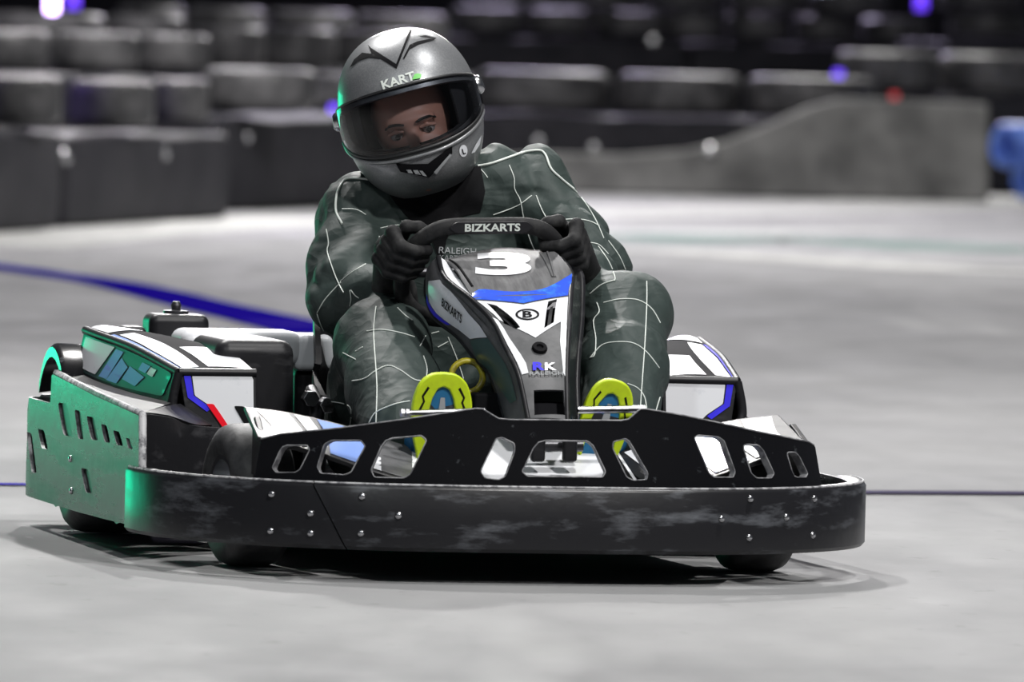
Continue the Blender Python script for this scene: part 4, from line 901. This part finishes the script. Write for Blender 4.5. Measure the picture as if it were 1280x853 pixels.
# front grip pad with lettering on the flat top
e3 = np.cross(ux, vu); e3 = nW
pc = WC+vu*.116+nW*.013; padn = .55*nW+.835*vu*0+np.array([0, -.45, .2]); padn = padn/np.linalg.norm(padn)
padu = np.cross(ux, padn); padu /= np.linalg.norm(padu); padu = padu if padu[2] > 0 else -padu
pc = WC+vu*.116+padn*.0135
pp = [pc+ux*a+padu*b for a, b in rpoly([(-.085, .0), (-.07, .011), (.07, .011), (.085, 0), (.07, -.011), (-.07, -.011)], .3, 2)]; m_ = len(pp)
v = pp+[q-padn*.012 for q in pp]; pp2 = [q+padn*.0042 for q in pp]; v = pp2+[q-padn*.012 for q in pp]
mk('grip_pad', v, [tuple(range(m_)), tuple(range(m_, 2*m_))[::-1]]+[(i, (i+1) % m_, m_+(i+1) % m_, m_+i) for i in range(m_)], 'plastic', sw, bevel=.001)
text_at('wheel_lettering', 'BIZKARTS', pc+padn*.0050+ux*.002, ux, padu, .110, 'greyprint' if False else 'thread', sw, bold=.03, height=.0155)

# ================================================================== DRIVER
person = empty('person', tuple(ORG), YAW)
tag(person, 'driver in dark green gridded overall, grey full-face helmet and black gloves, seated in the kart', 'person')
VR = RK.T@np.array([1.0, 0, 0]); VB = RK.T@np.array([0, -1.0, 0]); VU = np.array([0, 0, 1.0])     # image right, towards camera, up

# ---- overall (one continuous body)
shL = A(448, 268, y=1.19); elL = A(431, 372, y=1.03); wrL = A(492, 366, y=.86)
shR = A(664, 240, y=1.17); elR = A(741, 338, y=1.02); wrR = A(728, 352, y=.86)
knL = A(478, 432, y=.80); anL = A(505, 540, y=.42); knR = A(782, 396, y=.80); anR = A(775, 535, y=.42)
hipL = np.array((-.10, 1.22, .22)); hipR = np.array((.11, 1.22, .22)); pel = np.array((.0, 1.28, .24)); bel = np.array((.01, 1.26, .40)); che = A(560, 300, y=1.22); nk = A(540, 240, y=1.20)
def along(a, b, t): return a+(b-a)*t
prims = [cap(pel, bel, .165, .155, (1.1, .85, 1)), cap(bel, che, .155, .165, (1.15, .8, 1)), cap(che, along(che, nk, .7), .15, .09, (1.25, .85, 1)),
         cap(shL, along(shR, shL, .35), .080, .095), cap(shR, along(shR, shL, .35), .080, .095), cap(along(shL, shR, .25), che, .085, .12), cap(along(shR, shL, .25), che, .085, .12),
         cap(shL, along(shL, elL, .55), .079, .076), cap(along(shL, elL, .55), elL, .076, .070), cap(elL, along(elL, wrL, .6), .068, .056), cap(along(elL, wrL, .6), wrL, .056, .046),
         cap(shR, along(shR, elR, .55), .078, .072), cap(along(shR, elR, .55), elR, .072, .064), cap(elR, along(elR, wrR, .6), .062, .052), cap(along(elR, wrR, .6), wrR, .052, .045),
         cap(hipL, along(hipL, knL, .6), .115, .098), cap(along(hipL, knL, .6), knL, .098, .090), cap(knL, along(knL, anL, .5), .090, .086), cap(along(knL, anL, .5), anL, .086, .080),
         cap(hipR, along(hipR, knR, .6), .112, .094), cap(along(hipR, knR, .6), knR, .094, .084), cap(knR, along(knR, anR, .5), .084, .082), cap(along(knR, anR, .5), anR, .082, .076)]
def folds(G, D):
    x, y, z = G[..., 0], G[..., 1], G[..., 2]
    near = np.abs(D) < .03
    o = np.zeros_like(D)
    X, Y, Z = x[near], y[near], z[near]
    arm = np.clip((Z-.46)/.08, 0, 1)*np.clip((Y-.90)/.06, 0, 1); leg = 1-arm
    def ridge(S, seed):
        a, b, c = S; q = np.stack([a, b, c], -1)+100; i0 = np.floor(q).astype(int); t = q-i0; t = t*t*(3-2*t); r = 0
        for dx in (0, 1):
            for dy in (0, 1):
                for dz in (0, 1):
                    hsh = np.sin((i0[:, 0]+dx)*127.1+(i0[:, 1]+dy)*311.7+(i0[:, 2]+dz)*74.7+seed*19.19)*43758.5453; hv = hsh-np.floor(hsh)
                    r = r+hv*(t[:, 0] if dx else 1-t[:, 0])*(t[:, 1] if dy else 1-t[:, 1])*(t[:, 2] if dz else 1-t[:, 2])
        return np.abs(2*r-1)**.85-.38
    side = np.sign(X+.02)
    f = arm*(.022*ridge((9*X*1.0, 10*Y, 17*Z+9*X*side), 1)+.010*ridge((18*X, 14*Y, 26*Z-14*Y), 2))
    f += arm*np.clip((Z-.62)/.07, 0, 1)*.009*ridge((26*X+6*Z, 8*Y, 7*Z), 3)
    f += leg*(.006*ridge((13*X+4*Z, 6*Y, 8*Z), 4)+.003*ridge((14*X, 12*Y, 17*Z+10*Y), 5))
    f = -f
    o[near] = f; return o
V, Fq = surface(prims, .0062, .035, disp=folds)
suit, Vs = mesh_np('body', V, Fq, 'suit', person, 'seated body in dark green overall with white grid stitching', relax=2)
sbv = bvh_of(Vs, Fq)

def cast_line(name, px, bvh, r, m, parent, off=.0008, step=4.0):
    P = [np.asarray(p, float) for p in px]; pts = []; runs = []
    path = smooth_path(P, 6) if len(P) > 2 else [P[0]*(1-t)+P[1]*t for t in np.linspace(0, 1, 8)]
    prev = None
    for p in path:
        q = cast_px(bvh, p[0], p[1], off)
        if q is None or (prev is not None and np.linalg.norm(q-prev) > .06):
            if len(pts) > 2: runs.append(pts)
            pts = []
            if q is not None: pts = [q]
        else: pts.append(q)
        prev = q
    if len(pts) > 2: runs.append(pts)
    for rr in runs:
        v, f = tube_vf(rr, r, 5); mk(name, v, f, m, parent, ang=80)
def cast_poly(name, px, bvh, m, parent, off=.0015, maxlen=6, holes=()):
    V2, T2 = fill2d(px, holes, maxlen); P3 = [cast_px(bvh, a, b, off) for a, b in V2]
    Fs = [t for t in T2 if all(P3[i] is not None for i in t)]; P3 = [p if p is not None else np.zeros(3) for p in P3]
    used = sorted({i for t in Fs for i in t}); mp = {i: k for k, i in enumerate(used)}
    return mk(name, [P3[i] for i in used], [tuple(mp[i] for i in t) for t in Fs], m, parent, recalc=False, ang=80)
def cast_text(name, s, c, ang, width, height, bvh, m, parent, off=.0018, bold=0, **k):
    V2, T2, sz = text_vf(s, bold, **k); ca, sa = math.cos(ang), math.sin(ang); P3 = []
    for x, y in V2:
        a = x/sz[0]*width; b = -y/sz[1]*height; P3.append(cast_px(bvh, c[0]+a*ca-b*sa, c[1]+a*sa+b*ca, off))
    if any(p is None for p in P3): return None
    return mk(name, P3, T2, m, parent, recalc=False, smooth=False)
def zl(x0, y0, L): return [[(x0+a/3.554, y0+b/3.554) for a, b in q] for q in L]
lines = zl(370, 180, [[(135, 380), (145, 440), (140, 480), (165, 560), (190, 620), (212, 660)], [(310, 535), (250, 570), (200, 610)], [(95, 750), (130, 690), (200, 615)], [(470, 340), (473, 365), (475, 390)], [(375, 375), (440, 362), (485, 360)], [(368, 410), (371, 440), (373, 470)], [(95, 755), (110, 800), (135, 853)], [(205, 290), (265, 292), (310, 315)], [(240, 650), (245, 690), (240, 720)], [(245, 650), (262, 672), (280, 685)]])
lines += zl(580, 180, [[(200, 95), (222, 150), (225, 200), (250, 250), (262, 310), (275, 360), (290, 410), (310, 460), (325, 490)], [(130, 315), (200, 290), (250, 268), (300, 230)], [(320, 230), (345, 290), (380, 350), (415, 400)], [(385, 360), (430, 340), (500, 335), (560, 345), (600, 365)], [(510, 225), (550, 280), (590, 350), (620, 420)], [(560, 440), (600, 450), (640, 490)], [(595, 455), (640, 520), (670, 590), (668, 610)], [(480, 195), (500, 215), (510, 225)], [(70, 110), (90, 130), (105, 150)], [(640, 430), (690, 500), (725, 580)]])
lines += zl(600, 300, [[(740, 185), (740, 280), (733, 440), (722, 600), (710, 760)], [(550, 280), (620, 265), (700, 268), (760, 305), (800, 370)], [(490, 525), (540, 470), (600, 455), (680, 460), (740, 500), (795, 570)], [(520, 280), (530, 320), (505, 360), (515, 440), (510, 510), (490, 525)], [(655, 640), (700, 660), (730, 700), (740, 760)], [(490, 240), (540, 200), (600, 180)], [(798, 700), (780, 760)]])
lines += zl(380, 340, [[(320, 155), (310, 260), (318, 400), (325, 520), (320, 680)], [(280, 265), (340, 258), (420, 270), (490, 290)], [(215, 485), (270, 475), (320, 440), (375, 418), (430, 440), (490, 480), (540, 485)], [(290, 670), (320, 625), (400, 590), (470, 575)], [(415, 160), (450, 195), (480, 215)], [(115, 575), (205, 600), (203, 690)], [(175, 360), (230, 390)], [(230, 355), (262, 335)], [(515, 330), (540, 285)], [(530, 375), (545, 430), (540, 490)], [(640, 290), (680, 390), (708, 475)], [(560, 275), (600, 265)], [(640, 310), (595, 335)]])
for q in lines: cast_line('stitching', q, sbv, .0012, 'thread', suit)
for q in zl(370, 180, [[(205, 358), (180, 300), (185, 220), (215, 165), (255, 155), (340, 163)]])+zl(580, 180, [[(60, 100), (130, 86), (250, 45), (330, 32), (360, 50), (385, 112), (430, 157), (485, 203)]]):
    cast_line('shoulder_piping', q, sbv, .0026, 'thread', suit, off=.002)
# black open collar with the shadow under the helmet painted in, and the chest patch
cast_poly('chest_shade_panel', [(476, 226), (520, 236), (560, 232), (600, 205), (606, 240), (600, 266), (572, 272), (558, 300), (552, 332), (540, 300), (520, 282), (505, 268), (488, 246)], sbv, 'darkcloth', suit, .0025)
cast_text('chest_lettering', 'RALEIGH', (572, 314), .05, 46, 8, sbv, 'greyprint', suit, .004); cast_text('chest_lettering', 'KARTING', (569, 322.5), .05, 38, 6, sbv, 'greyprint', suit, .004)
HC = A(513, 139, y=1.13)
nb = along(che, nk, .75)
V, Fq = surface([cap(nb, along(nb, HC, .45), .108, .092), cap(nb+VB*.05, along(nb, HC, .35)+VB*.055, .06, .05), cap(nb+VR*.07+VB*.03, along(nb, HC, .4)+VR*.06+VB*.03, .035, .03), cap(nb-VR*.08+VB*.02, along(nb, HC, .3)-VR*.06+VB*.04, .030, .025)], .007, .025)
mesh_np('collar', V, Fq, 'darkcloth', person, 'black collar below the helmet', relax=1)

# ---- helmet
rl = math.radians(16.5); pt = math.radians(6); yw = math.radians(-1)
hf = VB*math.cos(pt)*math.cos(yw)+VR*math.sin(yw)-VU*math.sin(pt)
hu0 = VU-hf*(VU@hf); hu0 /= np.linalg.norm(hu0); hr0 = np.cross(hu0, -hf); hr0 = hr0 if hr0@VR > 0 else -hr0
hu = hu0*math.cos(rl)-hr0*math.sin(rl); hr = hr0*math.cos(rl)+hu0*math.sin(rl)
def H(s, f, z): return HC+hr*s+hf*f+hu*z
def hrad(az, el, add=0):
    "helmet surface point; az 0 = front, + = image right"
    s = math.sin(az)*math.cos(el); f = math.cos(az)*math.cos(el); z = math.sin(el)
    a, b, c = .1405, (.168 if f > 0 else .160), (.166 if z > 0 else .176)
    p = 2.25; r = (abs(s/a)**p+abs(f/b)**p+abs(z/c)**p)**(-1/p)
    if f > 0 and z < 0:
        r += .016*math.exp(-((math.degrees(el)+40)/16)**2)*math.exp(-(math.degrees(az)/38)**2)
    if z < -.4: pass
    r += add; return H(r*s, r*f, r*z)
def hi(az): d = min(abs(math.degrees(az))/76, 1.3); return math.radians(19-7*d*d)
def lo(az): d = min(abs(math.degrees(az))/76, 1.3); return math.radians(-19+10*d**2.2)
helmet = empty('helmet'); helmet.parent = person; helmet['label'] = 'metallic grey full-face helmet with clear visor, tilted to the left'
NA = 96; nl, nm, nu = 14, 6, 22; EB = math.radians(-64)
rows = nl+nm+nu; verts = []; faces = []
for i in range(NA):
    az = 2*math.pi*i/NA-math.pi
    els = list(np.linspace(EB, lo(az), nl))+list(np.linspace(lo(az), hi(az), nm+2))[1:-1]+list(np.linspace(hi(az), math.radians(89.5), nu))
    verts += [hrad(az, e) for e in els]
PORT = math.radians(76)
for i in range(NA):
    for j in range(rows-1):
        azc = 2*math.pi*(i+.5)/NA-math.pi
        if abs(azc) < PORT and nl-1 <= j < nl+nm: continue
        a = i*rows+j; b = ((i+1) % NA)*rows+j; faces.append((a, b, b+1, a+1))
faces.append(tuple(i*rows+rows-1 for i in range(NA)))
shell = mk('helmet_shell', verts, faces, 'helmet', helmet, ang=50, solid=.012)
hb = bvh_of(verts, [f for f in faces if len(f) == 4])
full = bvh_of(verts, [(i*rows+j, ((i+1) % NA)*rows+j, ((i+1) % NA)*rows+j+1, i*rows+j+1) for i in range(NA) for j in range(rows-1)])
if shell.data.polygons[0].normal.dot(Vector(shell.data.polygons[0].center)-Vector(HC)) < 0: shell.modifiers[0].offset = 1
# padded lining
V, Fq = [], []
vv = []
for i in range(48):
    az = 2*math.pi*i/48-math.pi
    els = list(np.linspace(EB, lo(az)-.02, 6))+list(np.linspace(lo(az), hi(az)+.02, 4))+list(np.linspace(hi(az)+.05, math.radians(88), 8)); vv += [hrad(az, e, -.024) for e in els]
ff = []
for i in range(48):
    for j in range(17):
        azc = 2*math.pi*(i+.5)/48-math.pi
        if abs(azc) < math.radians(46) and 5 <= j < 10: continue
        a = i*18+j; b = ((i+1) % 48)*18+j; ff.append((a, b, b+1, a+1))
mk('helmet_lining', vv, ff, 'lining', helmet, solid=.004)
# visor
na, ne = 60, 14; vv = [hrad(az, lo(az)-math.radians(1.0)+(hi(az)-lo(az)+math.radians(4.5))*t, .0055) for az in np.linspace(-math.radians(84), math.radians(84), na) for t in np.linspace(0, 1, ne)]
mk('visor', vv, grid_faces(na, ne), 'visor', helmet, label='clear visor')
for fn, dd, r, m in ((lo, -1.6, .0048, 'trim'), (lo, -5.0, .0045, 'helmet'), (hi, 4.0, .0032, 'trim')):
    tube('visor_trim' if m == 'trim' else 'chin_ridge', [hrad(az, fn(az)+math.radians(dd), .003) for az in np.linspace(-math.radians(80), math.radians(80), 50)], r, m, helmet, 8)
for sgn in (-1, 1):
    p = hrad(sgn*math.radians(86), math.radians(7), .004); n_ = p-HC; n_ /= np.linalg.norm(n_)
    v, f = lathe_vf([(0, .010), (.013, .010), (.018, .006), (.020, 0)], 18); ob = mk('visor_pivot', v, f, 'steel', helmet); ob.location = tuple(p); ob.rotation_euler = Vector(n_).to_track_quat('X', 'Z').to_euler()
# graphics
def zh(L): return [(380+a/3.554, 20+b/3.554) for a, b in L]
for q in ([(205, 232), (225, 195), (260, 165), (300, 170), (330, 178), (340, 192), (290, 185), (245, 200)], [(285, 130), (300, 145), (410, 215), (470, 62), (480, 66), (412, 236), (300, 165)], [(440, 190), (470, 130), (505, 115), (590, 98), (575, 110), (510, 128), (470, 150), (447, 192)], [(505, 92), (540, 88), (588, 100), (560, 102)]):
    cast_poly('helmet_graphic', zh(q), full, 'black', helmet, .0016, 3)
cast_poly('chin_vent', zh([(408, 650), (440, 658), (550, 655), (655, 575), (655, 610), (555, 715), (430, 690)]), full, 'black', helmet, .0030, 4)
for q in ([(455, 680), (475, 680), (485, 696), (465, 694)], [(485, 682), (505, 682), (520, 703), (496, 699)], [(512, 684), (525, 684), (545, 708), (528, 705)], [(575, 690), (645, 610), (650, 618), (585, 700)]):
    cast_poly('vent_mesh', zh(q), full, 'greyprint', helmet, .0042, 4)
cast_text('helmet_lettering', 'KART', (498, 101), -.30, 42, 11, full, 'thread', helmet, .0035, bold=.03)
cast_poly('helmet_badge', zh([(480, 285), (490, 262), (505, 258), (520, 262), (518, 278), (500, 282)]), full, 'green_leaf', helmet, .0042, 4)
lc = np.array((578.5, 188.5)); cast_poly('round_badge', [(lc[0]+5*math.cos(a), lc[1]+7.5*math.sin(a)) for a in np.linspace(0, 2*math.pi, 24)[:-1]], full, 'white', helmet, .0018, 4)
cast_text('badge_letter', 'L', (578.5, 189), -.25, 4, 7, full, 'black', helmet, .0030, bold=.03)
cast_poly('helmet_flash', zh([(740, 610), (760, 570), (785, 530), (778, 570), (755, 605)]), full, 'white', helmet, .0018, 4)
cast_line('helmet_flash', zh([(672, 538), (680, 549), (692, 548), (703, 528)]), full, .0016, 'thread', helmet)
# helmet strap / collar flap below the right side
tube('chin_strap', smooth_path([hrad(math.radians(75), math.radians(-55), -.01), hrad(math.radians(60), math.radians(-72), .0), hrad(math.radians(20), math.radians(-80), .0)], 6), .006, 'darkcloth', helmet)

# ---- head and face behind the visor
hm = np.stack([hr, hf, hu], 1)
def hp(s, f, z): return H(s, f+.030, z-.030)
ex = .032
fp = [ell(hp(0, -.01, .02), (.078, .098, .110), hm), ell(hp(0, .03, -.045), (.060, .065, .075), hm), ell(hp(0, .078, .022), (.050, .018, .014), hm), cap(hp(0, .084, .004), hp(0, .112, -.034), .0085, .0125), ell(hp(.014, .094, -.040), (.009, .010, .008), hm), ell(hp(-.014, .094, -.040), (.009, .010, .008), hm),
      ell(hp(.040, .066, -.030), (.020, .018, .018), hm), ell(hp(-.040, .066, -.030), (.020, .018, .018), hm), cap(hp(-.016, .086, -.068), hp(.016, .086, -.068), .0075, .0075), ell(hp(0, .072, -.105), (.024, .022, .018), hm), cap(hp(0, -.03, -.07), hp(0, -.09, -.24), .056, .062)]
fc = [ell(hp(sg*ex, .086, .001), (.018, .016, .0115), hm) for sg in (-1, 1)]
V, Fq = surface(fp, .0034, .012, cuts=fc)
mesh_np('head', V, Fq, 'skin', person, 'face seen through the visor', relax=1); head = person.children[-1]
for sg in (-1, 1):
    V, Fq = surface([ell(hp(sg*ex, .070, .0), (.0135, .0135, .0125), hm)], .002, .002); mesh_np('eyeball', V, Fq, 'eyewhite', head)
    V, Fq = surface([ell(hp(sg*ex+.001, .0815, -.003), (.0062, .0030, .0062), hm)], .001, .002); mesh_np('iris', V, Fq, 'iris', head)
    V, Fq = surface([cap(hp(sg*(ex-.014), .085, .006), hp(sg*ex, .087, .0085), .0035, .004), cap(hp(sg*ex, .087, .0085), hp(sg*(ex+.015), .078, .004), .004, .003)], .0016, .004); mesh_np('eyelid', V, Fq, 'skin', head)
    br = [hp(sg*.012, .098, .0185), hp(sg*.026, .097, .0225), hp(sg*.042, .085, .022), hp(sg*.052, .074, .016)]; v, f = tube_vf(smooth_path(br, 5), [.0024]*3+[.0030]*8+[.0024]*4+[.0014], 6); mk('eyebrow', v, f, 'brow', head)

# ---- gloves closed round the wheel rim
def glove(cx, cv, side, wrist, label):
    i = int(np.argmin([np.hypot(p[0]-cx, p[1]-cv) for p in rim2])); c = rim3[i]; nR = len(rim3)
    t = rim3[(i+2) % nR]-rim3[(i-2) % nR]; t /= np.linalg.norm(t); t = t if t[2] > 0 else -t
    o = ux*side; o = o-t*(o@t); o /= np.linalg.norm(o); f = np.cross(t, o); f = f if f@nW > 0 else -f
    Q = lambda a, b, z: c+o*a+f*b+t*z
    pr = []; k = .0165+.0105
    for j, (dz, L) in enumerate(((.034, .92), (.012, 1.0), (-.010, .96), (-.031, .80))):
        ch = [Q(.046, -.012, dz*1.05), Q(.034, .026, dz), Q(.004, .0305, dz), Q(-.026*L, .016, dz*.95), Q(-.027*L, -.010, dz*.95)]
        rr = [.0135, .0128, .0118, .0108, .0095]
        pr.append([cap(ch[q], ch[q+1], rr[q], rr[q+1]) for q in range(4)])
        pr[-1].append(cap(Q(.046, -.012, dz*1.05), along(Q(.030, -.05, dz*.8), wrist, .25), .0145, .019))
    th = [along(Q(.02, -.045, .02), wrist, .15), Q(.014, -.034, .040), Q(-.006, -.028, .050), Q(-.030, -.022, .048)]
    pr.append([cap(th[q], th[q+1], (.017, .0135, .012)[q], (.0135, .012, .0105)[q]) for q in range(3)])
    base = along(Q(.030, -.05, 0), wrist, .25)
    pr.append([cap(base, wrist, .033, .043), cap(wrist, along(wrist, base, -.35), .046, .048)])
    # each finger keeps a crease to its neighbour: union with a small blend
    flat = [q for g_ in pr for q in g_]
    V, Fq = surface(flat, .0026, .0055, pad=.02)
    return mesh_np('glove', V, Fq, 'glove', person, label, relax=1)[0]
glove(-.150, .048, -1, wrL, 'black glove on the left side of the wheel'); glove(.150, .052, 1, wrR, 'black glove on the right side of the wheel')

# ---- shoes, soles towards the camera
def shoe(cx, ztop, ang, W, label):
    e = empty('shoe'); e.parent = person; e['label'] = label
    ca, sa = math.cos(ang), math.sin(ang); base = np.array((cx, .262, ztop)); dn = np.array((-sa*1.0, .10, -ca)); dn /= np.linalg.norm(dn); sx = np.array((ca, 0, -sa)); nn = np.cross(sx, dn); nn /= np.linalg.norm(nn); nn = nn if nn[1] < 0 else -nn
    prof = [(0, 0), (.022, .003), (.041, .018), (.052, .046), (.055, .080), (.050, .125), (.040, .165), (.038, .21), (.036, .245), (.022, .270), (0, .276)]
    k = W/.055; prof = [(a*k, b) for a, b in prof]; out = prof+[(-a, b) for a, b in prof[-2:0:-1]]
    out = [np.array(p[:2]) for p in smooth_path([(a, b) for a, b in out]+[out[0]], 3)][:-1]
    inn = [(.0, .027), (.011, .032), (.020, .050), (.028, .085), (.028, .16), (.018, .24), (-.018, .24), (-.028, .16), (-.028, .085), (-.020, .050), (-.011, .032)]
    P = lambda a, b, c: base+sx*a+dn*b+nn*c
    V2, T2 = fill2d(out, [inn], .03); so = mk('sole', [P(a, b, .0) for a, b in V2], T2, 'lime', e, solid=.018, bevel=.004, offset=0); 
    V2, T2 = fill2d(inn, (), .03); mk('sole_centre', [P(a, b, -.004) for a, b in V2], T2, 'shoeblue', e, solid=.012, offset=0)
    mk('sole_plug', [P(a, b, .004) for a, b in ((-.004, .048), (.004, .048), (.012, .12), (-.012, .12))], [(0, 1, 2, 3)], 'greyprint', e, smooth=False)
    for sg in (-1, 1):
        mk('tread_groove', [P(sg*a*k, b, .0095) for a, b in ((.026, .030), (.030, .027), (.040, .046), (.037, .056), (.044, .072), (.040, .074), (.033, .056), (.036, .047))], [(0, 1, 2, 7), (7, 2, 3, 6), (6, 3, 4, 5)], 'black', e, smooth=False)
    an = anL if cx < 0 else anR
    V, Fq = surface([cap(P(0, .050, -.030), P(0, .13, -.038), .036, .040, (1.1, .9, 1)), cap(P(0, .13, -.038), P(0, .225, -.045), .040, .036), cap(P(0, .14, -.05), np.array((an[0], an[1], an[2])), .042, .046)], .005, .02)
    mesh_np('shoe_upper', V, Fq, 'shoeblue', e, relax=1)
    for b in (.09, .115, .14): tube('lace', [P(-.025, b, -.075), P(0, b+.004, -.083), P(.025, b, -.075)], .003, 'thread', e, 5)
q = A(555, 465.5, y=.262); shoe(q[0], q[2], .02, .058, 'lime and blue shoe sole left of the nose cone')
q = A(770, 474.5, y=.262); shoe(q[0], q[2], .22, .048, 'lime and blue shoe sole right of the nose cone')
